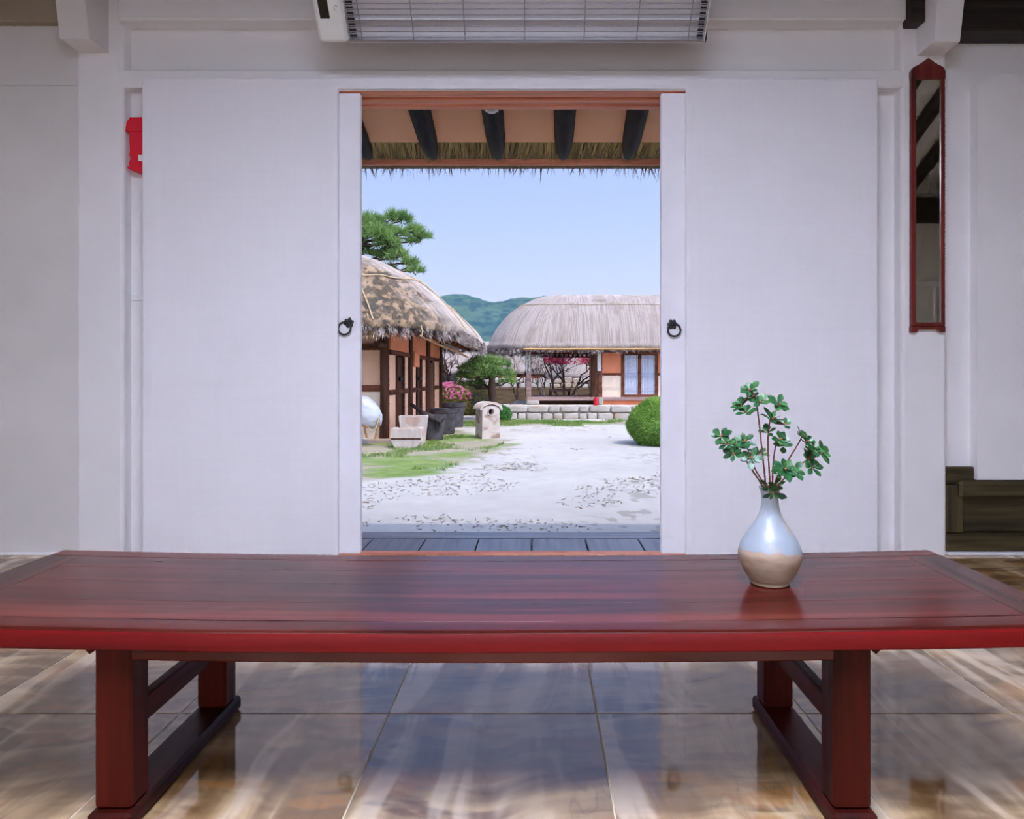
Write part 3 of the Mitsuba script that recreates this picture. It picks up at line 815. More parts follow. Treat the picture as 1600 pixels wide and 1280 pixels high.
prin('m_dirt', dirt, 0.95, 0.1)
gx_, gy_ = np.meshgrid(np.linspace(-34, 34, 110), np.concatenate([np.linspace(3.45, 24, 90), np.linspace(25, 60, 36)]), indexing='ij')
gzv = GZ + 0.016 * (meshkit.fbm(np.stack([gx_ * 0.8, gy_ * 0.8, 0 * gx_], -1), 3, 2) - 0.55)
gv = np.stack([gx_, gy_, gzv], -1).reshape(-1, 3)
gi = np.arange(gx_.size).reshape(gx_.shape)
gf = np.stack([gi[:-1, :-1], gi[1:, :-1], gi[1:, 1:], gi[:-1, 1:]], -1).reshape(-1, 4)
tag(add('ground', (gv, gf), 'm_dirt', True), 'pale packed earth yard with a worn grass verge on the left', kind='structure')
diff('m_field', lambda p, n, uv: mix(rgb(120, 128, 88), rgb(160, 150, 116), fbm(p.x * 0.02, p.y * 0.02, 3, 3)))
tag(add('ground_far', box([-1500, 59.5, GZ - 1.2], [1500, 900, GZ - 0.3]), 'm_field'), 'open land beyond the village', kind='structure')

# porch boards in the eave's shade, sky reflection tinted into the wood colour
tag(nkey('porch'), 'dark weathered timber porch floor tinted with reflected sky outside the doorway', kind='structure')
prin('m_porch', wood_fn(rgb(112, 116, 126), rgb(70, 76, 88), 'y', 50, 1.0, 1.0, 5), 0.3, 0.6)  # blue in the wood colour stands in for reflected sky
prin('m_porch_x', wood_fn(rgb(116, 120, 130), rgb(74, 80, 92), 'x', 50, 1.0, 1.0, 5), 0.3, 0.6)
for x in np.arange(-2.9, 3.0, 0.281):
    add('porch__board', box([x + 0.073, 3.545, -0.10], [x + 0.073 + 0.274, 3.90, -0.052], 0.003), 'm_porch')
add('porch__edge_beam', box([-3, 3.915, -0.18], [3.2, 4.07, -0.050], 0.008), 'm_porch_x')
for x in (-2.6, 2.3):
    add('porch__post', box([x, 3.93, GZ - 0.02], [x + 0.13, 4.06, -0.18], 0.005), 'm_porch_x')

# our own eave: rafters, plaster between them, straw
prin('m_soffit', plaster_fn(rgb(244, 186, 142), 0.06, 5), 0.9, 0.15)


def straw_fn(light, mid, dark, fu=26.0, fv=1.6):
    def fn(p, n, uv):
        a = fbm(uv.x * fu, uv.y * fv, 1.0, 4)
        b = fbm(uv.x * 2.2, uv.y * 2.4, 5.0, 4)
        c = mix(mid, light, smoothstep(0.3, 0.68, a))
        return mix(c, dark, smoothstep(0.56, 0.74, 0.6 * b + 0.4 * a))
    return fn


prin('m_thatch', straw_fn(rgb(182, 172, 166), rgb(158, 146, 138), rgb(146, 132, 120), 40.0, 2.4), 0.95, 0.1)


def thatch_old(p, n, uv):
    a = fbm(uv.x * 26, uv.y * 1.6, 1.0, 4)
    c = mix(rgb(158, 146, 138), rgb(188, 178, 171), smoothstep(0.3, 0.68, a))
    # rotten, mossy straw over the front hip
    d = (p.y - 14.9) * 0.9 + (p.x + 3.1) * 0.85 + (p.z - 2.2) * 0.5 + (fbm(p.x * 1.6, p.y * 1.6, p.z * 1.6, 4) - 0.5) * 3.4
    m = (1 - smoothstep(-0.5, 0.6, d)) * 0.85
    k = fbm(p.x * 11, p.y * 8, p.z * 6, 4)
    rot = mix(rgb(76, 64, 48), rgb(164, 138, 108), smoothstep(0.38, 0.62, k))
    rot = mix(rot, rgb(56, 54, 42), smoothstep(0.54, 0.64, 0.75 * fbm(p.x * 5.5 + 7, p.y * 5.0, p.z * 4.0, 4) + 0.25 * k))
    return mix(c, rot, m)


prin('m_thatch_old', thatch_old, 0.95, 0.1, bump=lambda p, n, uv: fbm(p.x * 4, p.y * 4, p.z * 4, 3), bscale=0.12, eps=0.01)
prin('m_straw_dark', lambda p, n, uv: mix(rgb(84, 70, 52), rgb(158, 138, 110), fbm(p.x * 40, p.y * 40, p.z * 6, 3)), 0.95, 0.1)
prin('m_straw_grey', lambda p, n, uv: mix(rgb(58, 48, 46), rgb(208, 196, 192), smoothstep(0.35, 0.7, fbm(p.x * 14, p.y * 14, p.z * 6, 3))), 0.95, 0.1)
prin('m_reed', lambda p, n, uv: mix(rgb(104, 92, 54), rgb(216, 190, 126), fbm(p.x * 60, p.y * 4, p.z * 6, 3)), 0.9, 0.15)
prin('m_rope', rgb(200, 180, 148), 0.9, 0.1)


def straws(pts, dirs, lens, wid, seed, droop=0.25):
    """Loose straws, each a thin three-sided sliver."""
    rng = np.random.default_rng(seed)
    n = len(pts)
    d = np.asarray(dirs, float)
    d = d / np.linalg.norm(d, axis=1, keepdims=True)
    side = np.cross(d, rng.normal(size=(n, 3)))
    side /= np.linalg.norm(side, axis=1, keepdims=True)
    up = np.cross(side, d)
    w = wid * rng.uniform(0.6, 1.4, n)[:, None]
    tip = pts + d * lens[:, None] + np.array([0, 0, -1]) * (droop * lens[:, None] * rng.random((n, 1)))
    V = np.stack([pts + side * w, pts - side * w, pts + up * w * 1.4, tip], 1).reshape(-1, 3)
    i = 4 * np.arange(n)[:, None]
    f = np.concatenate([i + [0, 1, 3], i + [1, 2, 3], i + [2, 0, 3]])
    return trimesh.Trimesh(V, f, process=False)


ek2 = tag(nkey('thatched_eave'), 'underside of the near thatched eave: dark rafters, plaster and straw above the doorway', kind='structure')
RS = -0.42                                 # the rafters' fall per metre outwards
Y0 = 3.95
RZ = lambda y: Z(171, Y0) - 0.02 + RS * (y - Y0)
rx = [X(650, Y0) + 0.40 * i for i in range(-5, 9)]
for i, x in enumerate(rx):
    dx = -0.05 * (x - 0.3)
    pts = [[x, 3.5, RZ(3.5) + 0.06], [x + dx * 0.2, Y0, RZ(Y0) + 0.055], [x + dx * 0.5, 4.20, RZ(4.20) + 0.055], [x + dx * 0.6, 4.32, RZ(4.32) + 0.066], [x + dx * 0.7, 4.385, RZ(4.385) + 0.078]]
    add(f'{ek2}__rafter', tube(pts, [0.064, 0.062, 0.055, 0.042, 0.024], 14), 'm_rafter', 50)
for i in range(len(rx) - 1):
    a, b = rx[i] + 0.03, rx[i + 1] - 0.03
    add(f'{ek2}__plaster_panel', slab([[a, 3.5, RZ(3.5) + 0.07], [b, 3.5, RZ(3.5) + 0.07], [b, 4.26, RZ(4.26) + 0.07], [a, 4.26, RZ(4.26) + 0.07]], [0, 0, 1], 0.05), 'm_soffit')
rng = np.random.default_rng(17)
# reed layer showing beyond the plaster, above the rafter ends
n = 2600
xs = rng.uniform(-3.2, 3.4, n)
p0 = np.stack([xs, np.full(n, 4.25), RZ(4.25) + 0.085 + rng.uniform(-0.006, 0.02, n)], 1)
dd = np.stack([rng.normal(-0.10, 0.10, n), np.full(n, 1.0), np.full(n, -0.30) + rng.normal(0, 0.03, n)], 1)
add(f'{ek2}__reed_layer', straws(p0, dd, rng.uniform(0.20, 0.27, n), 0.006, 3, 0.02), 'm_reed', kind='stuff')
add(f'{ek2}__reed_backing', slab([[-3.3, 4.20, RZ(4.20) + 0.125], [3.5, 4.20, RZ(4.20) + 0.125], [3.5, 4.55, RZ(4.55) + 0.125], [-3.3, 4.55, RZ(4.55) + 0.125]], [0, 0, 1], 0.05), 'm_straw_dark')
add(f'{ek2}__fascia_board', box([-3.3, 4.47, Z(257.5, 4.47)], [3.5, 4.495, Z(244.5, 4.47)], 0.006), 'm_wood_orange')
# the thatch above
ev = [(3.45, 2.75), (Y0, RZ(Y0) + 0.16), (4.50, Z(246, 4.50)), (4.56, Z(258.5, 4.56)), (4.65, Z(252, 4.65)), (4.67, Z(236, 4.67)), (4.55, 2.45), (3.3, 3.30), (2.0, 4.02), (0.95, 4.30), (0.95, 4.1), (3.40, 3.0)]
m = prism([(a, b) for a, b in ev], 9.0, [-4, 0, 0], [0, 1, 0], [0, 0, 1])
add(f'{ek2}__thatch', m, 'm_straw_dark')
add(f'{ek2}__thatch', slab([[-4, 0.95, 4.30], [5.9, 0.95, 4.30], [5.9, -2.6, 2.7], [-4, -2.6, 2.7]], [0, 0, 1], 0.05), 'm_straw_dark')
n = 900
xs = rng.uniform(-3, 3.2, n)
clump = meshkit.noise(np.stack([xs * 3.0, 0 * xs, 0 * xs + 3], 1), 5)
p0 = np.stack([xs, rng.uniform(4.53, 4.63, n), Z(256.5, 4.57) + rng.uniform(0, 0.02, n)], 1)
dd = np.stack([rng.normal(0.0, 0.35, n), rng.normal(0.1, 0.25, n), np.full(n, -1.0)], 1)
add(f'{ek2}__straw_fringe', straws(p0, dd, 0.045 + 0.085 * rng.random(n) * (0.4 + clump), 0.0042, 4, 0.0), 'm_straw_dark', kind='stuff')
wk = tag(nkey('lamp_box'), 'small white box fixed under the second rafter of the near eave', 'lamp')
c = at(768, 170, 3.88)
add(f'{wk}__box', box(c + [-0.036, -0.03, -0.010], c + [0.036, 0.03, 0.05], 0.006), 'm_white_plastic')
add(f'{wk}__lens', box(c + [-0.022, -0.018, -0.022], c + [0.022, 0.018, -0.009], 0.006), 'm_white_enamel')


# ------------------------------------------------------------------ thatched roofs
def thatch(cx, cy, hx, hy, r, ze, H, f, thick, seed, nP=220, nS=26, lump=0.10, D=None):
    """A domed thatched roof over a rounded rectangle: f(s) is the profile from eave (0) to ridge (1). Returns (mesh, uv, rim points, outward directions)."""
    cs = []
    for qx, qy, a0 in ((1, 1, 0), (-1, 1, 90), (-1, -1, 180), (1, -1, 270)):
        for a in np.linspace(a0, a0 + 90, 24):
            cs.append((qx * (hx - r) + r * math.cos(math.radians(a)), qy * (hy - r) + r * math.sin(math.radians(a))))
    cs = np.array(cs + cs[:1])
    L = np.r_[0, np.cumsum(np.linalg.norm(np.diff(cs, axis=0), axis=1))]
    q = np.linspace(0, L[-1], nP + 1)[:-1]
    P = np.stack([np.interp(q, L, cs[:, k]) for k in range(2)], 1)
    D = D or min(hx, hy)
    rdg = np.array([max(hx - D, 0.02), max(hy - D, 0.02)])
    R = np.clip(P, -rdg, rdg)
    out = P - R
    out /= np.linalg.norm(out, axis=1, keepdims=True)
    rows, uvs = [], []
    under = [(-0.62, -thick * 0.55), (-0.22, -thick * 0.95), (-0.03, -thick), (0.06, -thick * 0.75), (0.09, -thick * 0.35)]
    for off, dz_ in under:
        rows.append(np.column_stack([P + out * off, np.full(nP, ze + dz_)]))
        uvs.append(np.column_stack([q, np.full(nP, off - 0.3)]))
    for s in np.linspace(0, 1, nS) ** 1.5:
        rows.append(np.column_stack([P + (R - P) * s, np.full(nP, ze + H * f(s))]))
        uvs.append(np.column_stack([q, np.full(nP, s * D)]))
    V = np.array(rows)
    n = meshkit.fbm(np.concatenate([V.reshape(-1, 3) * [0.7, 0.7, 0.9], ], 0) + 100, 3, seed).reshape(len(rows), nP) - 0.5
    fine = meshkit.fbm(V.reshape(-1, 3) * 3.0 + 40, 2, seed + 3).reshape(len(rows), nP) - 0.5
    V[..., 2] += lump * 1.6 * n + 0.05 * fine
    k = np.arange(nP)
    F_ = []
    for i in range(len(rows) - 1):
        F_.append(np.stack([i * nP + k, i * nP + (k + 1) % nP, (i + 1) * nP + (k + 1) % nP, (i + 1) * nP + k], 1))
    V = V.reshape(-1, 3) + [cx, cy, 0]
    rim = V[3 * nP:4 * nP]
    return (V, np.vstack(F_)), np.vstack(uvs), rim, np.column_stack([out, np.zeros(nP)]), V.reshape(len(rows), nP, 3)


def fringe(rim, out, n, seed, length, wid, down=1.0, rise=0.12):
    rng = np.random.default_rng(seed)
    i = rng.integers(0, len(rim), n); t = rng.random((n, 1))
    p = rim[i] * (1 - t) + rim[(i + 1) % len(rim)] * t
    o = out[i]
    tang = rim[(i + 1) % len(rim)] - rim[i]
    p = p + np.array([0, 0, 1]) * rng.uniform(-0.10, rise, (n, 1)) - o * 0.05
    d = o * 0.6 + np.array([0, 0, -1]) * down * rng.uniform(0.3, 1.3, (n, 1)) + tang / np.linalg.norm(tang, axis=1, keepdims=True) * rng.normal(0, 0.35, (n, 1))
    return straws(p, d, length * rng.uniform(0.5, 1.5, n), wid, seed + 1)


def net_ropes(key, grid, cols, rows_, nS0=5):
    """Straw ropes tied over a thatched roof."""
    for c in cols:
        line = grid[nS0 - 1:, c]
        add(f'{key}__rope', tube(line + [0, 0, 0.03], 0.016, 5), 'm_rope', True)
    for r in rows_:
        line = grid[nS0 + r]
        add(f'{key}__rope', tube(np.vstack([line, line[:1]]) + [0, 0, 0.03], 0.014, 5, False), 'm_rope', True)


prin('m_clay', plaster_fn(rgb(246, 196, 166), 0.10, 3), 0.9, 0.15)
prin('m_clay_red', plaster_fn(rgb(240, 152, 114), 0.10, 3), 0.9, 0.15)
prin('m_clay_pale', plaster_fn(rgb(248, 228, 206), 0.08, 3), 0.9, 0.15)
prin('m_post', wood_fn(rgb(96, 62, 48), rgb(42, 28, 24), 'z', 22, 1.0, 1.0, 4), 0.8, 0.2)
prin('m_beam_red', wood_fn(rgb(128, 78, 58), rgb(66, 40, 32), 'x', 22, 1.0, 1.0, 4), 0.8, 0.2)
prin('m_beam_y', wood_fn(rgb(118, 72, 54), rgb(60, 38, 30), 'y', 22, 1.0, 1.0, 4), 0.8, 0.2)
prin('m_door_old', wood_fn(rgb(118, 84, 66), rgb(58, 40, 32), 'z', 22, 1.0, 1.0, 4), 0.8, 0.2)
prin('m_bamboo', wood_fn(rgb(206, 160, 112), rgb(150, 104, 66), 'y', 20, 0.8, 0.8, 3), 0.6, 0.3)
prin('m_bamboo_x', wood_fn(rgb(206, 164, 112), rgb(150, 108, 66), 'x', 20, 0.8, 0.8, 3), 0.6, 0.3)
prin('m_stone', lambda p, n, uv: mix(mix(rgb(164, 157, 148), rgb(206, 202, 196), fbm(p.x * 5, p.y * 5, p.z * 5, 3)), rgb(172, 142, 112), smoothstep(0.5, 0.66, fbm(p.x * 1.7, p.y * 1.7, p.z * 2, 2)) * 0.5), 0.95, 0.1)
prin('m_stone_dark', lambda p, n, uv: mix(rgb(96, 88, 78), rgb(190, 172, 148), fbm(p.x * 3, p.y * 3, p.z * 3, 3)), 0.95, 0.1)
prin('m_mortar', lambda p, n, uv: mix(rgb(52, 50, 54), rgb(104, 102, 106), fbm(p.x * 9, p.y * 9, p.z * 9, 3)), 0.8, 0.2)
prin('m_earth_shade', lambda p, n, uv: mix(rgb(70, 58, 46), rgb(122, 104, 82), fbm(p.x * 2.5, p.y * 2.5, p.z * 9, 3)), 0.95, 0.1)
prin('m_pale_wood', lambda p, n, uv: mix(mix(rgb(174, 162, 152), rgb(216, 208, 203), fbm(p.x * 14, p.y * 14, p.z * 3, 3)), rgb(178, 132, 108), smoothstep(0.55, 0.7, fbm(p.x * 4, p.y * 4, p.z * 5, 3)) * 0.5), 0.9, 0.15)

# ---- left house
hk1 = tag(nkey('thatched_house'), 'thatched house on the left, mossy brown hip, clay walls between dark posts', 'house')
LYF_, LX_ = 13.85, -2.74
rf, uv, rim, out, grid = thatch(-5.2, 17.6, 3.68, 5.0, 1.6, 1.86, 1.64, lambda s: (1 - (1 - s) ** 2.3) ** 0.85, 0.26, 3, lump=0.14)
add(f'{hk1}__thatch', rf, 'm_thatch_old', True, uv=uv)
add(f'{hk1}__straw_fringe', fringe(rim, out, 8000, 5, 0.14, 0.010, 0.75, 0.10), 'm_straw_grey', kind='stuff')
net_ropes(hk1, grid, [i for i in range(4, 220, 22)], [9])
LYB_ = 21.4
seg = [('panel', 13.95, 14.55), ('post', 14.55, 15.33), ('panel', 15.33, 15.96), ('post', 15.96, 16.24), ('panel', 16.24, 17.0), ('post', 17.0, 17.67), ('panel', 17.67, 18.5), ('post', 18.5, 18.96), ('door', 18.96, 20.2), ('panel', 20.2, 21.1), ('post', 21.1, 21.4)]
zl, zm, zt2 = 1.22, 0.50, 1.80
plinth = -0.36
add(f'{hk1}__plinth', box([-8.6, 13.74, GZ - 0.05], [-2.60, 21.6, plinth], 0.03), 'm_dirt_apron' if False else 'm_stone')
first_panel = True
for kind, a, b in seg:
    if kind == 'panel':
        add(f'{hk1}__wall_panel', box([LX_ - 0.10, a, plinth], [LX_ - 0.03, b, zm - 0.05], 0.0), 'm_clay')
        add(f'{hk1}__wall_panel', box([LX_ - 0.10, a, zm + 0.05], [LX_ - 0.03, b, zl], 0.0), 'm_clay')
    elif kind == 'post':
        mid = b - a
        if mid > 0.6:     # a plank door between narrow jambs
            add(f'{hk1}__door', box([LX_ - 0.08, a + 0.06, plinth], [LX_ - 0.02, b - 0.1, zl - 0.02], 0.006), 'm_post')
            add(f'{hk1}__jamb', box([LX_ - 0.10, a, plinth], [LX_ + 0.01, a + 0.06, zl], 0.006), 'm_post')
            add(f'{hk1}__jamb', box([LX_ - 0.10, b - 0.1, plinth], [LX_ + 0.02, b, zl], 0.006), 'm_post')
            hb = f'{hk1}__door' + ('' if a < 15 else '_001')
            add(f'{hb}__latch', box([LX_ - 0.02, (a + b) / 2 - 0.12, 0.72], [LX_ + 0.03, (a + b) / 2 + 0.12, 0.79], 0.01), 'm_iron')
            add(f'{hk1}__door_cross_rail', box([LX_ - 0.10, a, zm - 0.05], [LX_ + 0.0, b, zm + 0.05], 0.008), 'm_beam_y')
        else:
            add(f'{hk1}__post', box([LX_ - 0.14, a, plinth], [LX_ + 0.03, b, zt2 + 0.05], 0.012), 'm_post')
    else:
        for q in range(4):
            w_ = (b - a) / 4
            add(f'{hk1}__plank_door', box([LX_ - 0.07, a + q * w_ + 0.004, plinth + 0.03], [LX_ - 0.03, a + (q + 1) * w_ - 0.004, zl - 0.06], 0.004), 'm_door_old')
for a, b in ((13.95, 14.55), (15.33, 15.96), (16.24, 17.0), (17.67, 18.5), (20.2, 21.1)):
    add(f'{hk1}__cross_rail', box([LX_ - 0.10, a, zm - 0.05], [LX_ + 0.0, b, zm + 0.05], 0.008), 'm_beam_y')
add(f'{hk1}__lintel', box([LX_ - 0.12, 13.95, zl], [LX_ + 0.015, LYB_, zl + 0.09], 0.008), 'm_beam_y')
for a, b in ((13.98, 15.96), (16.24, 18.5), (18.96, 21.1)):
    add(f'{hk1}__frieze_panel', box([LX_ - 0.09, a, zl + 0.09], [LX_ - 0.01, b, zt2], 0.0), 'm_clay_red')
add(f'{hk1}__board', box([LX_ + 0.02, 16.3, 1.02], [LX_ + 0.06, 17.0, 1.36], 0.008), 'm_clay_red', label='square reddish board hanging under the eave')
# corner post and the front wall
add(f'{hk1}__corner_post', tube([[LX_ - 0.11, 13.86, plinth], [LX_ - 0.10, 13.86, 0.6], [LX_ - 0.11, 13.86, 1.42], [LX_ - 0.11, 13.86, 1.80]], [0.092, 0.086, 0.086, 0.09], 12), 'm_post', 50)
add(f'{hk1}__tie_beam', tube([[LX_ - 0.11, 13.2, 1.40], [LX_ - 0.11, 13.9, 1.40]], 0.06, 10), 'm_post', 50)
fx0 = -8.2
add(f'{hk1}__wall_panel', box([fx0, 13.90, plinth], [LX_ - 0.16, 13.98, zm + 0.02]), 'm_clay_pale')
add(f'{hk1}__wall_panel', box([fx0, 13.90, zm + 0.14], [LX_ - 0.16, 13.98, 1.30]), 'm_clay')
add(f'{hk1}__cross_rail', box([fx0, 13.87, zm + 0.02], [LX_ - 0.18, 13.98, zm + 0.14], 0.008), 'm_beam_red')
add(f'{hk1}__front_beam', box([fx0, 13.84, 1.30], [LX_ - 0.18, 13.99, 1.42], 0.01), 'm_beam_red')
add(f'{hk1}__wall_panel', box([fx0, 13.92, 1.42], [LX_ - 0.16, 13.98, 1.80]), 'm_clay')
add(f'{hk1}__back_wall', cat_([box([fx0, LYB_ - 0.1, plinth], [LX_ - 0.1, LYB_, zt2]), box([fx0, 13.9, plinth], [fx0 + 0.1, LYB_, zt2])]), 'm_clay')
for y in np.arange(14.5, 21.2, 0.62):
    add(f'{hk1}__rafter', tube([[LX_ - 0.9, y, 2.22], [LX_ - 0.1, y, 1.88], [-1.86, y, 1.56]], [0.06, 0.055, 0.05], 8), 'm_beam_y', 50)
for x in np.arange(-7.3, -3.3, 0.6):
    add(f'{hk1}__rafter', tube([[x, 14.4, 2.0], [x, 13.9, 1.86], [x, 12.9, 1.58]], [0.06, 0.055, 0.05], 8), 'm_beam_y', 50)
ob = at(657, 525, 12.9); oe = at(730, 558, 20.8)
add(f'{hk1}__bamboo_pole', tube([ob, (ob * 2 + oe) / 3 + [0, 0, -.01], (ob + oe * 2) / 3 + [0, 0, .01], oe], 0.024, 8), 'm_bamboo', True)
oa = at(520, 527, 12.75)
add(f'{hk1}__bamboo_pole', tube([oa, at(608, 523.5, 12.75)], 0.024, 8), 'm_bamboo_x', True)
for px, py0, py1, Y in ((580, 512, 528, 12.74), (615, 511, 524, 12.74), (659, 509, 526, 12.9), (668, 511, 527, 13.2), (690, 518, 541, 15.6), (575, 490, 512, 12.6)):
    add(f'{hk1}__hanging_rope', tube([at(px - 1, py0, Y), at(px + 1, (py0 + py1) / 2, Y - 0.02), at(px, py1, Y)], 0.012, 6), 'm_rope', True)

# ---- right house
hk2 = tag(nkey('thatched_house'), 'thatched house on the right, open wooden hall and paper windows, stone platform', 'house')
rf, uv, rim, out, grid = thatch(4.6, 24.65, 6.1, 2.56, 1.5, 1.84, 1.66, lambda s: (1 - (1 - s) ** 2.4) ** 0.80, 0.24, 9, 260, 28, lump=0.06)
add(f'{hk2}__thatch', rf, 'm_thatch', True, uv=uv)
add(f'{hk2}__straw_fringe', fringe(rim, out, 7000, 15, 0.11, 0.010, 0.8, 0.05), 'm_straw_grey', kind='stuff')
for ry in (14,):
    line = grid[5 + ry]
    add(f'{hk2}__rope', tube(np.vstack([line, line[:1]]) + [0, 0, 0.02], 0.010, 5, False), 'm_rope', True)
RYF, RYW = 21.6, 22.6
platz = Z(634.5, RYF)
add(f'{hk2}__platform_core', box([X(797, RYF), RYF + 0.10, GZ - 0.05], [10.5, 26.5, platz], 0.02), 'm_stone')
srng = random.Random(4)
x = X(793, RYF)
rows_z = [(GZ - 0.02, GZ + 0.185), (GZ + 0.19, platz + 0.012)]
for r, (za, zb) in enumerate(rows_z):
    x = X(793, RYF) + 0.0
    while x < 4.6:
        w_ = srng.uniform(0.26, 0.62) * (0.85 if r == 0 else 1.1)
        add(f'{hk2}__stone', stone_mesh([x + 0.008, RYF - 0.03 + srng.uniform(-0.02, 0.02), za + (0.0 if r == 0 else srng.uniform(0, 0.02))], [x + w_ - 0.008, RYF + 0.26, zb - srng.uniform(0, 0.02)], srng.randrange(9999)), 'm_stone', 40)
        x += w_
for y in (21.95, 22.5, 23.1, 23.8):
    add(f'{hk2}__stone', stone_mesh([X(793, RYF) - 0.02, y - 0.30, GZ - 0.02], [X(793, RYF) + 0.3, y + 0.3, platz - 0.01], srng.randrange(9999)), 'm_stone', 40)
fl0, fl1 = Z(632, RYW), Z(620, RYW)
fz = Z(620.5, RYW)
hx0, hx1 = X(823, RYW), X(931, RYW)
prin('m_maru', wood_fn(rgb(176, 150, 146), rgb(118, 92, 88), 'x', 20, 0.8, 1.0, 3), 0.7, 0.3)
add(f'{hk2}__floor_beam', box([hx0, RYW - 0.12, fz - 0.11], [9.5, RYW + 0.06, fz], 0.01), 'm_maru')
for i in range(9):
    xa = hx0 + (hx1 - hx0) * i / 9
    add(f'{hk2}__floor_board', box([xa + 0.004, RYW + 0.06, fz - 0.05], [xa + (hx1 - hx0) / 9 - 0.004, 25.4, fz - 0.004], 0.003), 'm_maru')
add(f'{hk2}__under_wall', box([hx0 + 0.2, RYW + 0.3, platz], [hx1, RYW + 0.36, fz - 0.1]), 'm_earth_shade')
add(f'{hk2}__under_wall', box([hx1 + 0.1, RYW - 0.02, platz], [9.4, RYW + 0.06, fz - 0.1]), 'm_clay_red')
add(f'{hk2}__post_stone', stone_mesh([X(822, RYW), RYW - 0.2, platz - 0.01], [X(843, RYW), RYW + 0.2, fz - 0.10], 71, 0.08), 'm_stone', 40)
add(f'{hk2}__post_stone', stone_mesh([X(934, RYW), RYW - 0.22, platz - 0.01], [X(942, RYW), RYW + 0.0, fz - 0.02], 72, 0.08), 'm_stone', 40)
topz = 1.70
add(f'{hk2}__post', box([X(822, RYW), RYW - 0.09, fz - 0.12], [X(830, RYW), RYW + 0.07, topz], 0.012), 'm_maru')
add(f'{hk2}__post', box([X(923, RYW), RYW - 0.08, fz - 0.02], [X(931, RYW), RYW + 0.10, topz], 0.012), 'm_post')
add(f'{hk2}__post', box([X(934, RYW), RYW - 0.10, fz - 0.06], [X(940, RYW), RYW + 0.07, topz], 0.012), 'm_beam_red')
add(f'{hk2}__post', box([X(819, RYW), 25.3, fz - 0.02], [X(826, RYW), 25.46, topz], 0.012), 'm_post')
add(f'{hk2}__post', box([X(921, 25.4), 25.3, fz - 0.02], [X(929, 25.4), 25.46, topz], 0.012), 'm_post')
add(f'{hk2}__side_wall', box([hx1 + 0.02, RYW + 0.1, fz - 0.1], [hx1 + 0.10, 25.4, topz]), 'm_clay')
add(f'{hk2}__top_beam', box([X(815, RYW), RYW - 0.07, Z(551.5, RYW)], [9.4, RYW + 0.09, Z(544, RYW)], 0.012), 'm_beam_red')
add(f'{hk2}__back_beam', box([X(815, RYW), 25.3, Z(553.5, 25.4)], [hx1 + 0.1, 25.46, 1.72], 0.01), 'm_post')
# rail of small slots at the back of the hall
zs0 = Z(559, 25.4)
add(f'{hk2}__back_rail', box([X(862, 25.4), 25.33, zs0], [hx1 + 0.1, 25.42, zs0 + 0.045], 0.005), 'm_post')
for i in range(9):
    xx = X(866 + i * 7, 25.4)
    add(f'{hk2}__baluster', box([xx, 25.33, zs0 + 0.045], [xx + 0.06, 25.40, Z(553.5, 25.4) + 0.01], 0.004), 'm_post')
# walls right of the hall: panels, timbers and windows
xp = [(X(941, RYW), X(970.5, RYW))]
zmid = Z(585, RYW)
def wall_bay(xa, xb_):
    add(f'{hk2}__wall_panel', box([xa, RYW, fz], [xb_, RYW + 0.08, zmid - 0.035]), 'm_clay_pale')
    add(f'{hk2}__wall_panel', box([xa, RYW, zmid + 0.035], [xb_, RYW + 0.08, topz]), 'm_clay_red')
    add(f'{hk2}__wall_rail', box([xa, RYW - 0.03, zmid - 0.035], [xb_, RYW + 0.08, zmid + 0.035], 0.006), 'm_beam_red')
wall_bay(X(941, RYW), X(970.5, RYW))
wall_bay(X(1028.5, RYW), X(1064, RYW))
prin('m_hanji', rgb(240, 243, 252), 0.8, 0.2)
prin('m_lattice_w', rgb(176, 184, 208), 0.7, 0.2)
def window(xa, xb_, za, zb):
    k = nkey(f'{hk2}__window')
    fw = 0.09
    add(f'{k}__frame', cat_([box([xa, RYW - 0.05, za], [xa + fw, RYW + 0.08, zb], 0.006), box([xb_ - fw, RYW - 0.05, za], [xb_, RYW + 0.08, zb], 0.006),
                             box([xa + fw, RYW - 0.05, za], [xb_ - fw, RYW + 0.08, za + 0.07], 0.006), box([xa + fw, RYW - 0.05, zb - 0.07], [xb_ - fw, RYW + 0.08, zb], 0.006),
                             box([(xa + xb_) / 2 - 0.05, RYW - 0.05, za + 0.07], [(xa + xb_) / 2 + 0.05, RYW + 0.08, zb - 0.07], 0.006)]), 'm_beam_red')
    xm = (xa + xb_) / 2
    for (a, b) in ((xa + fw, xm - 0.05), (xm + 0.05, xb_ - fw)):
        add(f'{k}__pane', box([a, RYW + 0.02, za + 0.07], [b, RYW + 0.04, zb - 0.07]), 'm_hanji')
        for i in range(1, 9):
            xx = a + (b - a) * i / 9
            add(f'{k}__lattice_bar', box([xx - 0.009, RYW + 0.004, za + 0.07], [xx + 0.009, RYW + 0.020, zb - 0.07]), 'm_lattice_w')
        for t in (0.08, 0.42, 0.46, 0.50, 0.54, 0.92):
            zz = za + 0.07 + (zb - za - 0.14) * t
            add(f'{k}__lattice_bar', box([a, RYW + 0.002, zz - 0.009], [b, RYW + 0.020, zz + 0.009]), 'm_lattice_w')
window(X(971, RYW), X(1028, RYW), fz + 0.005, Z(551.5, RYW) - 0.002)
window(X(1064, RYW), X(1120, RYW), fz + 0.005, Z(551.5, RYW) - 0.002)
wall_bay(X(1120, RYW), X(1260, RYW))
add(f'{hk2}__eave_pole', tube([[X(818, 21.88), 21.88, Z(545.5, 21.88)], [9.8, 21.88, Z(545.5, 21.88)]], 0.032, 8), 'm_bamboo_x', True)
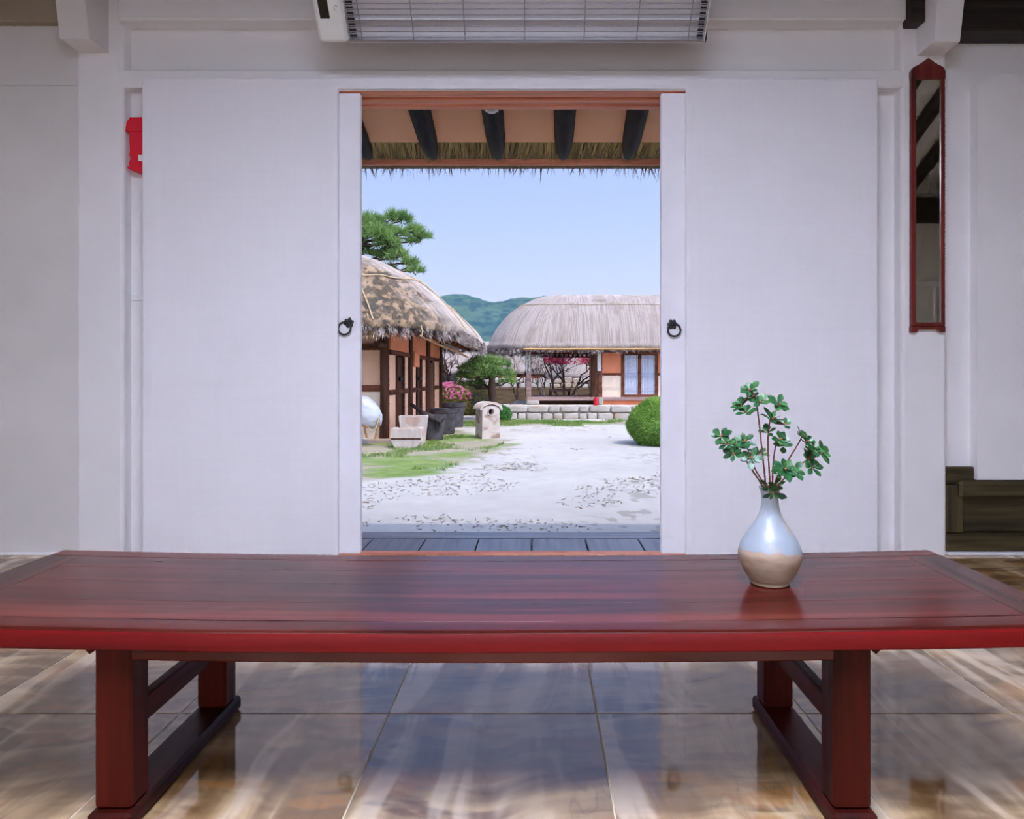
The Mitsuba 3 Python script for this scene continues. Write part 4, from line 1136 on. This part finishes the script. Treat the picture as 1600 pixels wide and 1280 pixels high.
for xx in np.arange(-0.3, 9.6, 0.55):
    add(f'{hk2}__rafter', tube([[xx, 23.4, 2.15], [xx, RYW, 1.82], [xx, 22.15, 1.70]], [0.06, 0.055, 0.05], 8), 'm_beam_y', 50)
# couplet boards on the posts
def sign_board(xa, xb_, za, zb, lab, marks):
    k = tag(nkey('sign_board'), lab, 'sign', None)
    y = RYW - 0.12
    add(f'{k}__board', box([xa, y, za], [xb_, y + 0.022, zb], 0.004), 'm_white_enamel')
    if not marks:
        return
    w_, n_ = xb_ - xa, 5
    r = random.Random(9)
    for i in range(n_):
        cz = zb - (zb - za) * (i + 0.5) / n_
        hgt = (zb - za) / n_ * 0.36
        parts = []
        for zz in (cz + hgt * 0.8, cz, cz - hgt * 0.8):
            if r.random() < 0.85:
                parts.append(box([xa + w_ * 0.24, y - 0.004, zz - 0.008], [xb_ - w_ * 0.24, y + 0.002, zz + 0.008]))
        xx = xa + w_ * r.choice((0.34, 0.5, 0.64))
        parts.append(box([xx - 0.008, y - 0.004, cz - hgt], [xx + 0.008, y + 0.002, cz + hgt]))
        add(f'{k}__character', cat_(parts), 'm_black')
sign_board(X(821.5, 22.48), X(828.5, 22.48), Z(582, 22.48), Z(550, 22.48), 'narrow white board with dark brush characters on the left hall post', True)
sign_board(X(933.5, 22.48), X(939.5, 22.48), Z(580, 22.48), Z(551, 22.48), 'narrow white board on the post beside the orange clay wall', False)
xk = tag(nkey('fire_extinguisher'), 'red fire extinguisher standing on the stone platform before the hall', 'extinguisher')
c = np.array([X(931, 22.1), 22.1, platz + 0.002])
add(f'{xk}__cylinder', lathe([(0, 0), (0.07, 0), (0.076, 0.01), (0.076, 0.17), (0.06, 0.215), (0.025, 0.235), (0.025, 0.25), (0, 0.25)], c, 20), 'm_red', 40)
add(f'{xk}__valve', cat_([box(c + [-0.016, -0.02, 0.25], c + [0.016, 0.02, 0.29], 0.004), beam(c + [-0.01, 0, 0.29], c + [0.07, 0, 0.31], 0.02, 0.012)]), 'm_black')
bk = tag(nkey('bench'), 'small plank bench between two slanting stakes in the open hall', 'bench')
yb2 = 24.6
add(f'{bk}__plank', box([X(857, yb2), yb2 - 0.12, Z(611.5, yb2)], [X(893, yb2), yb2 + 0.12, Z(607.5, yb2)], 0.01), 'm_maru')
for a in (860, 889):
    add(f'{bk}__support', box([X(a, yb2) - 0.04, yb2 - 0.09, fz], [X(a, yb2) + 0.04, yb2 + 0.09, Z(611.5, yb2)], 0.008), 'm_post')
for a, b in ((847.5, 850.5), (902, 899.5)):
    add(f'{bk}__stake', beam([X(a, yb2 - 0.5), yb2 - 0.5, Z(601, yb2 - 0.5)], [X(b, yb2 - 0.5), yb2 - 0.5, fz], 0.05, 0.05), 'm_pale_wood')

# ---- far house, rubble wall, hills
hk3 = tag(nkey('thatched_house'), 'far thatched house behind the trees, only its pale roof and red eave showing', 'house')
rf, uv, rim, out, grid = thatch(-1.2, 46.0, 5.6, 3.4, 1.6, 1.22, 1.75, lambda s: (1 - (1 - s) ** 2.3) ** 0.85, 0.3, 21, 160, 16, lump=0.06)
add(f'{hk3}__thatch', rf, 'm_thatch', True, uv=uv)
add(f'{hk3}__wall', box([-5.8, 43.9, GZ - 0.1], [3.4, 48.5, 1.0]), 'm_clay_red')
add(f'{hk3}__eave_beam', box([-6.2, 43.4, 0.84], [3.8, 43.6, 1.0], 0.02), 'm_beam_red')
for xx in np.arange(-5.6, 3.4, 1.5):
    add(f'{hk3}__post', box([xx, 43.7, GZ - 0.1], [xx + 0.2, 43.92, 1.0], 0.02), 'm_post')
hk4 = tag(nkey('thatched_house'), 'far thatched house seen through the hall at the right, broad pale roof', 'house')
rf, uv, rim, out, grid = thatch(4.4, 38.0, 3.8, 3.4, 1.5, 0.98, 1.9, lambda s: (1 - (1 - s) ** 2.3) ** 0.85, 0.3, 31, 140, 16, lump=0.06)
add(f'{hk4}__thatch', rf, 'm_thatch', True, uv=uv)
add(f'{hk4}__wall', box([1.4, 35.8, GZ - 0.1], [7.4, 40.4, 0.85]), 'm_clay')
wk2 = tag(nkey('rubble_wall'), 'low rubble stone wall on a bank coloured dark for shade behind the pine and the hall', 'wall')
add(f'{wk2}__bank', box([-5.6, 33.2, GZ - 0.1], [4.8, 34.2, 0.29], 0.06), 'm_earth_shade')  # dark colour stands in for the shade below the stones
add(f'{wk2}__core', box([-5.5, 33.45, 0.24], [4.7, 34.0, 0.64], 0.04), 'm_stone_dark')
for r in range(2):
    x = -5.5 + 0.13 * r
    while x < 4.6:
        w_ = srng.uniform(0.26, 0.55)
        za = 0.29 + 0.22 * r
        add(f'{wk2}__stone', stone_mesh([x, 33.26, za - 0.01], [x + w_ - 0.02, 33.65, za + srng.uniform(0.17, 0.25)], srng.randrange(9999), 0.3), 'm_stone', 40)
        x += w_


def hill_profile(x):
    ctrl = np.array([[-900, 20], [-500, 45], [-300, 70], [-210, 48], [-150, 40], [-105, 50], [-75, 54], [-60, 56.6], [-45, 56], [-30, 50.5], [-20, 51.5], [-8, 53], [8, 53.5], [40, 50], [120, 58], [260, 66], [480, 40], [900, 20]])
    return np.interp(x, ctrl[:, 0], ctrl[:, 1])


def forest(p, n, uv):
    t = fbm(p.x * 0.22, p.y * 0.10, p.z * 0.30, 4)
    return mix(rgb(30, 56, 34), rgb(72, 94, 54), smoothstep(0.3, 0.7, t))


prin('m_forest', forest, 0.95, 0.1)
xs_, ts_ = np.meshgrid(np.linspace(-900, 900, 520), np.linspace(0, 1, 40), indexing='ij')
hz_ = hill_profile(xs_)
ys_ = 330 + 190 * ts_
zs_ = -2 + hz_ * np.sin(np.pi / 2 * np.clip(ts_ * 1.15, 0, 1)) ** 1.3 * np.where(ts_ > 0.9, 1 - (ts_ - 0.9) * 2, 1)
pp = np.stack([xs_ * 0.03, ys_ * 0.03, 0 * xs_], -1)
zs_ = zs_ + (meshkit.fbm(pp, 4, 6) - 0.5) * 14 * np.clip(ts_ * 3, 0, 1) * np.clip((0.85 - ts_) * 6, 0.08, 1) + (meshkit.noise(pp * 9, 8) - 0.5) * 1.6
V = np.stack([xs_, ys_, zs_], -1).reshape(-1, 3)
ii = np.arange(xs_.size).reshape(xs_.shape)
tag(add('hill', (V, np.stack([ii[:-1, :-1], ii[1:, :-1], ii[1:, 1:], ii[:-1, 1:]], -1).reshape(-1, 4)), 'm_forest', True), 'distant forested ridge between the two thatched roofs', 'hill')

# thin blue haze hanging over the open land before the ridge
tag(nkey('haze'), 'thin blue haze in the air before the distant ridge', 'haze', None, 'stuff')
scene['haze'] = mikit.ply(box([-880, 70, -1.0], [880, 328, 85]), {'type': 'null'}, interior={'type': 'homogeneous', 'albedo': {'type': 'rgb', 'value': [0.9, 0.94, 0.97]},
                          'sigma_t': {'type': 'rgb', 'value': [0.0004, 0.0009, 0.0016]}, 'phase': {'type': 'isotropic'}})

# ------------------------------------------------------------------ trees and shrubs
def foliage_mat(key, a, b):
    d = {'type': 'principled', 'base_color': mikit.proc(lambda p, n, uv: mix(a, b, fbm(p.x * 2.6, p.y * 2.6, p.z * 2.6, 3))), 'roughness': 0.7, 'specular': 0.2}
    return mat(key, d)


foliage_mat('m_needle', rgb(74, 114, 64), rgb(152, 184, 106))
foliage_mat('m_needle_dark', rgb(70, 108, 64), rgb(146, 176, 100))
foliage_mat('m_bush_leaf', rgb(90, 134, 52), rgb(156, 190, 92))
foliage_mat('m_azalea_leaf', rgb(108, 110, 60), rgb(170, 160, 96))
foliage_mat('m_azalea', rgb(214, 110, 168), rgb(238, 168, 192))
foliage_mat('m_blossom', rgb(196, 50, 92), rgb(230, 110, 140))
foliage_mat('m_grass', rgb(80, 118, 46), rgb(130, 156, 76))
foliage_mat('m_shrub_dark', rgb(52, 66, 70), rgb(92, 100, 104))
foliage_mat('m_hedge', rgb(50, 110, 54), rgb(96, 150, 80))
prin('m_bark', lambda p, n, uv: mix(rgb(56, 46, 44), rgb(104, 84, 74), fbm(p.x * 12, p.y * 12, p.z * 4, 3)), 0.9, 0.1)


def tufts(centers, radii, per, needles, length, wid, seed, up=0.5, flat=True):
    """Needle or leaf tufts scattered over the shells of flattened crown pads."""
    rng = np.random.default_rng(seed)
    P, Dd = [], []
    for c, r in zip(centers, radii):
        r = np.asarray(r, float)
        k = max(8, int(per * (r[0] * r[1] * r[2]) ** (2 / 3)))
        d = rng.normal(size=(k, 3)); d /= np.linalg.norm(d, axis=1, keepdims=True)
        if flat:
            d[:, 2] = np.where(d[:, 2] < -0.35, -d[:, 2] * 0.5, d[:, 2])
        q = np.asarray(c) + d * r * rng.uniform(0.70, 1.0, (k, 1))
        for _ in range(needles):
            P.append(q + rng.normal(0, length * 0.12, q.shape))
            dd = d * 0.7 + rng.normal(0, 0.55, d.shape); dd[:, 2] += up
            Dd.append(dd)
    P, Dd = np.vstack(P), np.vstack(Dd)
    return straws(P, Dd, length * rng.uniform(0.6, 1.3, len(P)), wid, seed + 1, 0.0)


def wob_path(a, b, n, amp, seed):
    rng = np.random.default_rng(seed)
    a, b = np.asarray(a, float), np.asarray(b, float)
    t = np.linspace(0, 1, n)[:, None]
    p = a + (b - a) * t
    w = rng.normal(0, amp, (n, 3)); w[0] = 0; w[-1] = 0
    return p + w


# garden pine between the houses
pk = tag(nkey('pine_tree'), 'small layered garden pine with a dark trunk behind the clay chimney', 'tree')
PY = 21.0
tp = [at(773, 648, PY) * [1, 1, 0] + [0, 0, GZ - 0.05], at(771, 628, PY), at(768, 606, PY), at(769, 590, PY), at(764, 572, PY)]
add(f'{pk}__trunk', tube(tp, [0.16, 0.12, 0.11, 0.09, 0.05], 10), 'm_bark', True)
pads = [(757, 568, 26, 10, 0), (738, 578, 22, 9, -.3), (778, 570, 20, 9, .2), (727, 590, 16, 7, -.2), (752, 588, 22, 9, -.4), (786, 586, 18, 7, .3), (793, 597, 13, 4, 0), (720, 601, 9, 4, 0), (745, 600, 14, 6, .3), (768, 582, 16, 9, -.5), (742, 606, 12, 4, .2), (757, 578, 20, 9, .4)]
C = [at(a, b, PY + dy) for a, b, *_, dy in pads]; Rr = [(rx_ * PY / F, rx_ * PY / F * 0.8, ry_ * PY / F) for _, _, rx_, ry_, _ in pads]
for i, c in enumerate(C):
    add(f'{pk}__branch', tube(wob_path(tp[2 if c[2] < tp[3][2] else 3], c, 6, 0.03, i), np.linspace(0.05, 0.015, 6), 7), 'm_bark', True)
add(f'{pk}__foliage', tufts(C, Rr, 1500, 6, 0.15, 0.011, 3), 'm_needle_dark', kind='stuff')
# tall pine behind the left house
pk = tag(nkey('pine_tree'), 'tall pine rising behind the mossy thatched roof at the upper left', 'tree')
PY = 26.0
base = np.array([X(500, PY), PY, GZ - 0.05])
tp = [base, base + [0.1, 0, 2.5], at(512, 470, PY), at(525, 420, PY), at(540, 385, PY), at(548, 360, PY)]
add(f'{pk}__trunk', tube(tp, [0.26, 0.22, 0.18, 0.14, 0.10, 0.05], 10), 'm_bark', True)
pads = [(560, 355, 26, 14, 0), (580, 370, 26, 14, -.5), (606, 382, 18, 10, -.3), (622, 402, 16, 9, -.2), (648, 424, 13, 4, 0), (590, 352, 12, 9, .4), (615, 340, 12, 8, .3), (628, 345, 14, 10, .3), (648, 362, 12, 9, .2), (660, 372, 12, 8, .2), (645, 378, 10, 5, .3), (565, 395, 18, 8, .3), (600, 400, 14, 6, .3), (640, 412, 12, 6, .1), (530, 350, 30, 16, .2), (535, 385, 26, 14, -.2), (608, 420, 9, 4, .2), (575, 345, 18, 9, .5), (545, 400, 18, 8, 0), (602, 362, 14, 8, .1), (622, 366, 12, 7, -.1), (612, 394, 14, 7, .2)]
C = [at(a, b, PY + dy) for a, b, *_, dy in pads]; Rr = [(rx_ * PY / F, rx_ * PY / F * 0.8, ry_ * PY / F) for _, _, rx_, ry_, _ in pads]
for i, c in enumerate(C):
    add(f'{pk}__branch', tube(wob_path(tp[3 if c[2] < tp[4][2] else 4], c, 7, 0.05, 30 + i), np.linspace(0.07, 0.018, 7), 7), 'm_bark', True)
for i, (a, b, c2, d2) in enumerate(((530, 408, 625, 425), (540, 402, 612, 428), (560, 404, 650, 430), (545, 398, 600, 436))):
    add(f'{pk}__branch', tube(wob_path(at(a, b, PY), at(c2, d2, PY), 8, 0.06, 60 + i), np.linspace(0.06, 0.02, 8), 7), 'm_bark', True)
add(f'{pk}__foliage', tufts(C, [r * np.array([1.05, 1.05, 1.1]) for r in np.array(Rr)], 1000, 6, 0.26, 0.014, 13), 'm_needle', kind='stuff')


def dome_bush(name, lab, c, r, leaves, leafmat, coremat, length, wid, seed, extra=None):
    k = tag(nkey(name), lab, 'bush')
    add(f'{k}__core', blob(c, np.asarray(r) * 0.9, seed, 0.12, 2.2, 4), coremat, True)
    rng = np.random.default_rng(seed)
    d = rng.normal(size=(leaves, 3)); d /= np.linalg.norm(d, axis=1, keepdims=True)
    bump_ = 1 + 0.24 * (meshkit.fbm(d * 2.2 + 11.3 * seed + 50, 3, seed) - 0.5)
    p = np.asarray(c) + d * np.asarray(r) * (0.9 * bump_)[:, None]
    keep = p[:, 2] > GZ + 0.02
    dd = d + rng.normal(0, 0.6, d.shape); dd[:, 2] += 0.3
    add(f'{k}__foliage', straws(p[keep], dd[keep], length * rng.uniform(0.5, 1.3, keep.sum()), wid, seed, 0.0), leafmat, kind='stuff')
    return k


bc = np.array([2.46, 13.6, GZ + 0.36])
dome_bush('round_bush', 'lime green clipped round bush at the right edge of the yard', bc, (0.78, 0.72, 0.55), 16000, 'm_bush_leaf', 'm_hedge', 0.07, 0.012, 7)
ac = at(712, 634, 24.0); ac[2] = GZ + 0.40
k = dome_bush('azalea_bush', 'pink flowering azalea beside the left house', ac + [-0.15, 0, 0], (0.85, 0.6, 0.62), 5000, 'm_azalea_leaf', 'm_azalea_leaf', 0.12, 0.014, 17)
rng = np.random.default_rng(77)
nf = 900
d = rng.normal(size=(nf, 3)); d[:, 2] = np.abs(d[:, 2]) + 0.45; d /= np.linalg.norm(d, axis=1, keepdims=True)
sel = meshkit.noise(d * 3 + 5, 3) > 0.42
p = ac + [-0.15, 0, 0] + d * [0.86, 0.62, 0.64]
fl = [straws(np.repeat(p[sel], 4, 0), rng.normal(size=(4 * sel.sum(), 3)) + np.repeat(d[sel], 4, 0) * 1.2, np.full(4 * sel.sum(), 0.06), 0.026, 5, 0.0)]
add(f'{k}__blossom', cat_(fl), 'm_azalea', kind='stuff')
dc = np.array([X(784, 21.0), 21.0, GZ + 0.16])
dome_bush('low_shrub', 'low dark green shrub at the left end of the stone platform', dc, (0.26, 0.24, 0.26), 1600, 'm_hedge', 'm_hedge', 0.08, 0.012, 27)


def bare_tree(name, lab, base, stems, seed, depth, len0, r0):
    """Stems that fork into twigs: returns the key and the twig ends."""
    k = tag(nkey(name), lab, 'tree')
    rng = np.random.default_rng(seed)
    trunks, twigs, ends = [], [], []

    def grow(p, d, L, r, lev):
        q = wob_path(p, p + d * L, 5, L * 0.04, rng.integers(1e6))
        (trunks if lev == 0 else twigs).append(tube(q, np.linspace(r, r * 0.62, 5), 7 if lev == 0 else 5))
        if lev >= depth:
            ends.append(q[-1]); return
        for s in range(3 if lev else 3):
            dd = d + rng.normal(0, 0.42, 3); dd[2] += 0.12; dd /= np.linalg.norm(dd)
            at_ = q[-1] if s < 2 else q[3]
            grow(at_, dd, L * rng.uniform(0.55, 0.8), r * 0.58, lev + 1)
    for d in stems:
        d = np.asarray(d, float); d /= np.linalg.norm(d)
        grow(np.asarray(base, float), d, len0 * rng.uniform(0.9, 1.1), r0, 0)
    for t in trunks:
        add(f'{k}__trunk', t, 'm_bark', True)
    add(f'{k}__twigs', cat_(twigs), 'm_bark', True, kind='stuff')
    return k, np.array(ends)


k, ends = bare_tree('flowering_tree', 'many stemmed tree with crimson blossom behind the open hall', [X(881, 28.6), 28.6, GZ - 0.05], [(-0.42, 0, 1), (0.02, 0.1, 1), (0.55, 0, 1)], 4, 4, 1.05, 0.065)
rng = np.random.default_rng(5)
e = ends[rng.integers(0, len(ends), 4200)] + rng.normal(0, 0.13, (4200, 3))
e = e[(e[:, 2] > 1.30) & (e[:, 0] > X(850, 28.6))]
add(f'{k}__blossom', straws(e, rng.normal(size=e.shape), np.full(len(e), 0.09), 0.03, 6, 0.0), 'm_blossom', kind='stuff')
bare_tree('bare_tree', 'leafless grey tree between the garden pine and the hall post', [X(808, 29.4), 29.4, GZ - 0.05], [(0.05, 0, 1), (-0.2, 0.1, 1)], 14, 4, 0.95, 0.04)
bare_tree('bare_tree', 'thin leafless tree behind the left half of the hall', [X(848, 31.2), 31.2, GZ - 0.05], [(0.1, 0, 1), (-0.25, 0.1, 1)], 24, 4, 0.95, 0.035)
bare_tree('bare_tree', 'gnarled dark bare tree right of the left house wall', [X(700, 25.5), 25.5, GZ - 0.05], [(0.1, 0, 1), (-0.2, 0.1, 1)], 34, 4, 0.95, 0.07)
dome_bush('dark_shrub', 'bluish dark evergreen shrub under the gnarled bare tree', np.array([X(702, 26.5), 26.5, GZ + 0.62]), (0.38, 0.38, 0.72), 2500, 'm_shrub_dark', 'm_shrub_dark', 0.12, 0.014, 37)
dome_bush('grey_shrub', 'grey green shrub left of the garden pine trunk', np.array([X(742, 24.0), 24.0, GZ + 0.42]), (0.62, 0.4, 0.50), 2500, 'm_azalea_leaf', 'm_shrub_dark', 0.12, 0.014, 47)

# grass blades
rng = np.random.default_rng(50)
pts = []
while len(pts) < 9000:
    y = rng.uniform(8.6, 21.2); xx = rng.uniform(-3.0, 3.2)
    gxl = -2.15 + (y - 8.7) * 1.1 if y < 9.66 else (-1.12 + (y - 9.66) * 0.16 if y < 14.2 else -0.40 - (y - 14.2) * 0.5)
    nz = meshkit.fbm(np.array([[xx * 0.9, y * 0.9, 2.0]]), 3, 9)[0]
    ok1 = xx < gxl - 0.1 and y < 15.6 and nz > 0.50 + 0.08 * (y < 11.0) and xx > (-2.06 if y > 13.2 else -3)
    ok2 = y > 18.3 and xx < 2.6 - (y < 19.6) * 1.4 and xx > -2.0 and nz > 0.44 and y < 21.4
    if ok1 or ok2:
        pts.append((xx, y, GZ - 0.012))
pts = np.array(pts)
dd = rng.normal(0, 0.4, pts.shape); dd[:, 2] = 1
add('verge_grass', straws(pts, dd, rng.uniform(0.03, 0.09, len(pts)), 0.006, 51, 0.0), 'm_grass', label='short green grass growing along the left verge and before the platform', cat='grass', kind='stuff')
# twigs and leaf litter on the packed earth
pts = []
while len(pts) < 1500:
    y = rng.uniform(4.9, 20); xx = rng.uniform(-2.6, 4.2)
    gxl = -2.15 + (y - 8.7) * 1.1 if y < 9.66 else (-1.12 + (y - 9.66) * 0.16 if y < 14.2 else -0.40 - (y - 14.2) * 0.5)
    if (y > 8.2 and xx < gxl + 0.3) or y > 17.5 or (xx > 1.5 and y > 12.6) or (xx < -0.5 and y > 14):
        continue
    if 5.9 < y and meshkit.fbm(np.array([[xx * 0.6 - y * 0.25, y * 0.5 + xx * 0.25, 7.0]]), 3, 12)[0] > 0.57:
        pts.append((xx, y, GZ + 0.004))
pts = np.array(pts)
dd = rng.normal(0, 1, pts.shape); dd[:, 2] *= 0.12
prin('m_litter', rgb(136, 126, 114), 0.95, 0.1)
add('leaf_litter', straws(pts, dd, rng.uniform(0.02, 0.08, len(pts)), 0.005, 52, 0.0), 'm_litter', label='dry twigs and leaf litter strewn over the pale earth', cat='leaf litter', kind='stuff')

# ------------------------------------------------------------------ things in the yard
ck = tag(nkey('clay_chimney'), 'short whitewashed clay chimney with an arched tile cap and a round smoke hole', 'chimney')
cy_, cx_ = 15.05, X(762, 15.05)
import shapely
hw, hh = 0.195, 0.58
prin('m_chimney', lambda p, n, uv: mix(mix(rgb(190, 176, 165), rgb(216, 208, 202), fbm(p.x * 6, p.y * 6, p.z * 6, 3)), rgb(140, 100, 80), smoothstep(0.54, 0.68, fbm(p.x * 3 + 4, p.y * 3, p.z * 4, 3)) * 0.7), 0.95, 0.1)
arch = [(-hw, 0)] + [(-hw * (1 - 0.03 * t), hh * t) for t in (0.5, 1)] + [(hw * 0.97 * math.cos(a), hh + 0.10 * math.sin(a)) for a in np.linspace(math.pi, 0, 18)[1:-1]] + [(hw * 0.97, hh), (hw * 0.985, hh * 0.5), (hw, 0)]
body = shapely.Polygon(arch).difference(shapely.Point(0.0, hh - 0.03).buffer(0.062, 20))
bm = trimesh.creation.extrude_polygon(body, 0.36, engine='earcut')
capo = [( (hw + 0.05) * math.cos(a), hh + 0.01 + 0.165 * math.sin(a)) for a in np.linspace(math.pi * 1.0, 0, 24)]
capi = [( (hw + 0.01) * math.cos(a), hh + 0.005 + 0.115 * math.sin(a)) for a in np.linspace(0, math.pi * 1.0, 24)]
cm = trimesh.creation.extrude_polygon(shapely.Polygon(capo + capi).buffer(0), 0.42, engine='earcut')
cm.apply_translation([0, 0, -0.03])
hb = trimesh.creation.cylinder(0.06, 0.02, sections=24); hb.apply_translation([0, hh - 0.03, 0.22])
rgm = trimesh.creation.annulus(0.060, 0.082, 0.03, sections=28); rgm.apply_translation([0, hh - 0.03, 0.362])
M = np.eye(4)
ang = math.radians(26)
u = np.array([math.cos(ang), -math.sin(ang), 0]); u = np.array([math.cos(ang), math.sin(ang), 0])
M[:3, 0], M[:3, 1], M[:3, 2], M[:3, 3] = u, [0, 0, 1], np.cross(u, [0, 0, 1]), np.array([cx_, cy_, GZ - 0.01]) - np.cross(u, [0, 0, 1]) * 0.18
for nm, mm, ma in (('body', bm, 'm_chimney'), ('tile_cap', cm, 'm_chimney'), ('hole_back', hb, 'm_black'), ('hole_ring', rgm, 'm_pale_wood')):
    mm.apply_transform(M)
    add(f'{ck}__{nm}', mm, ma, 35)


def tub(c, w0, d0, w1, d1, h, t, rot=0.0):
    """An open square vessel that narrows from w1 x d1 at the rim to w0 x d0 at the foot, walls t thick: four staves and a floor."""
    out_ = []
    a = math.radians(rot)
    Rm = np.array([[math.cos(a), -math.sin(a), 0], [math.sin(a), math.cos(a), 0], [0, 0, 1]])
    B = [(-w0, -d0), (w0, -d0), (w0, d0), (-w0, d0)]; U = [(-w1, -d1), (w1, -d1), (w1, d1), (-w1, d1)]
    def ring(q, z, k):
        return [np.array([(abs(x) - k) * np.sign(x) / 1, (abs(y) - k) * np.sign(y), z]) for x, y in q]
    Bo, Uo = ring([(x / 2, y / 2) for x, y in B], 0, 0), ring([(x / 2, y / 2) for x, y in U], h, 0)
    Bi, Ui = ring([(x / 2, y / 2) for x, y in B], 0.0, t), ring([(x / 2, y / 2) for x, y in U], h, t)
    for i in range(4):
        j = (i + 1) % 4
        pts_ = np.array([Bo[i], Bo[j], Uo[j], Uo[i], Bi[i], Bi[j], Ui[j], Ui[i]]) @ Rm.T + c
        out_.append(trimesh.Trimesh(pts_, process=False).convex_hull)
    pts_ = np.array([b for b in Bo] + [b + np.array([0, 0, 0.04]) for b in Bo]) @ Rm.T + c
    out_.append(trimesh.Trimesh(pts_, process=False).convex_hull)
    return out_


bk2 = tag(nkey('wooden_tub'), 'tall pale weathered plank tub, open at the top, by the left house wall', 'tub')
c = np.array([X(646, 13.7), 13.75, GZ])
for m in tub(c, 0.42, 0.42, 0.54, 0.50, 0.52, 0.035, 8)[:4]:
    add(f'{bk2}__plank', m, 'm_pale_wood')
add(f'{bk2}__floor', tub(c, 0.42, 0.42, 0.54, 0.50, 0.52, 0.035, 8)[4], 'm_pale_wood')
tk2 = tag(nkey('stone_trough'), 'low pale carved trough with a rounded belly in front of the plank tub', 'trough')
c = np.array([X(637, 13.05), 13.05, GZ])
tr = [(-0.19, 0), (0.17, 0), (0.25, 0.10), (0.27, 0.34), (0.20, 0.345), (0.17, 0.16), (-0.17, 0.16), (-0.20, 0.345), (-0.27, 0.34), (-0.26, 0.12)]
m = prism(tr, 0.36, c + [0, 0.18, 0], [1, 0, 0], [0, 0, 1])
add(f'{tk2}__body', m, 'm_pale_wood')
for s in (0.16, -0.18):
    add(f'{tk2}__end', box(c + [-0.262, s - 0.0, 0.17], c + [0.262, s + 0.03, 0.34], 0.012), 'm_pale_wood')
add(f'{tk2}__band', box(c + [-0.262, -0.195, 0.155], c + [0.262, -0.17, 0.178], 0.006), 'm_post')
prin('m_black_wood', wood_fn(rgb(84, 78, 80), rgb(42, 40, 42), 'z', 16, 1.5, 1.0, 3), 0.75, 0.25)
for (px, Yv, r, h, lab) in ((677, 14.6, 0.26, 0.50, 'dark mortar tub with a pale inside face right of the plank tub'), (694, 16.2, 0.30, 0.55, 'second black mortar behind the dark mortar tub'), (709, 18.3, 0.30, 0.60, 'farthest black upright mortar beside the azalea')):
    k = tag(nkey('mortar'), lab, 'mortar', 'black mortars by the left house')
    c = np.array([X(px, Yv), Yv, GZ])
    add(f'{k}__body', lathe([(0, 0), (r * 0.72, 0), (r * 0.78, 0.03), (r * 0.80, h * 0.4), (r * 0.98, h * 0.9), (r, h), (r * 0.86, h), (r * 0.70, h * 0.55), (r * 0.3, h * 0.35), (0, h * 0.33)], c, 26), 'm_mortar', 40)
    a = np.linspace(0, 2 * np.pi, 29)
    add(f'{k}__rim_band', tube(np.stack([c[0] + r * 0.97 * np.cos(a), c[1] + r * 0.97 * np.sin(a), np.full(29, c[2] + h * 0.86)], 1), 0.016, 6, False), 'm_black_wood', True)
k = tag(nkey('wooden_pestle'), 'dark wooden pestle beam leaning over the black mortars', 'pestle')
add(f'{k}__beam', tube([at(643, 632, 14.9), at(660, 645, 14.5), at(676, 653, 14.35), at(690, 659, 14.3)], [0.035, 0.045, 0.06, 0.05], 10), 'm_black_wood', 40)
add(f'{k}__head', tube([at(684, 656, 14.32), at(685, 668, 14.38)], [0.04, 0.055], 10), 'm_black_wood', 40)
wk3 = tag(nkey('white_sack'), 'white plastic wrapped bundle on a stick frame against the left house front', 'sack')
c = at(573, 645, 13.25)
m = blob(c, (0.26, 0.20, 0.30), 5, 0.12, 1.6, 4)
m.vertices[:, 0] += (m.vertices[:, 2] - c[2]) * -0.28
prin('m_plastic_sheet', lambda p, n, uv: mix(rgb(170, 180, 194), rgb(212, 217, 224), fbm(p.x * 6, p.y * 6, p.z * 8, 3)), 0.35, 0.5)
add(f'{wk3}__bundle', m, 'm_plastic_sheet', True)
for a, b in (((566, 655), (573, 684)), ((592, 655), (586, 686)), ((572, 668), (594, 652)), ((560, 655), (556, 686))):
    add(f'{wk3}__stick', tube([at(*a, 13.12), at(*b, 13.2) * [1, 1, 0] + [0, 0, max(Z(b[1], 13.2), plinth if b[1] < 670 else GZ)]], 0.018, 7), 'm_bamboo', True)
add(f'{wk3}__rope', tube([at(575, 668, 13.05), at(580, 674, 13.02), at(588, 668, 13.05), at(594, 648, 13.1)], 0.010, 6), 'm_rope', True)
kk = tag(nkey('foot_stone'), 'flat reddish stone under the dark corner post of the left house', 'stone')
add(f'{kk}__block', stone_mesh([LX_ - 0.88, 12.55, GZ - 0.02], [LX_ - 0.33, 12.95, GZ + 0.20], 91, 0.2), 'm_clay', 40)
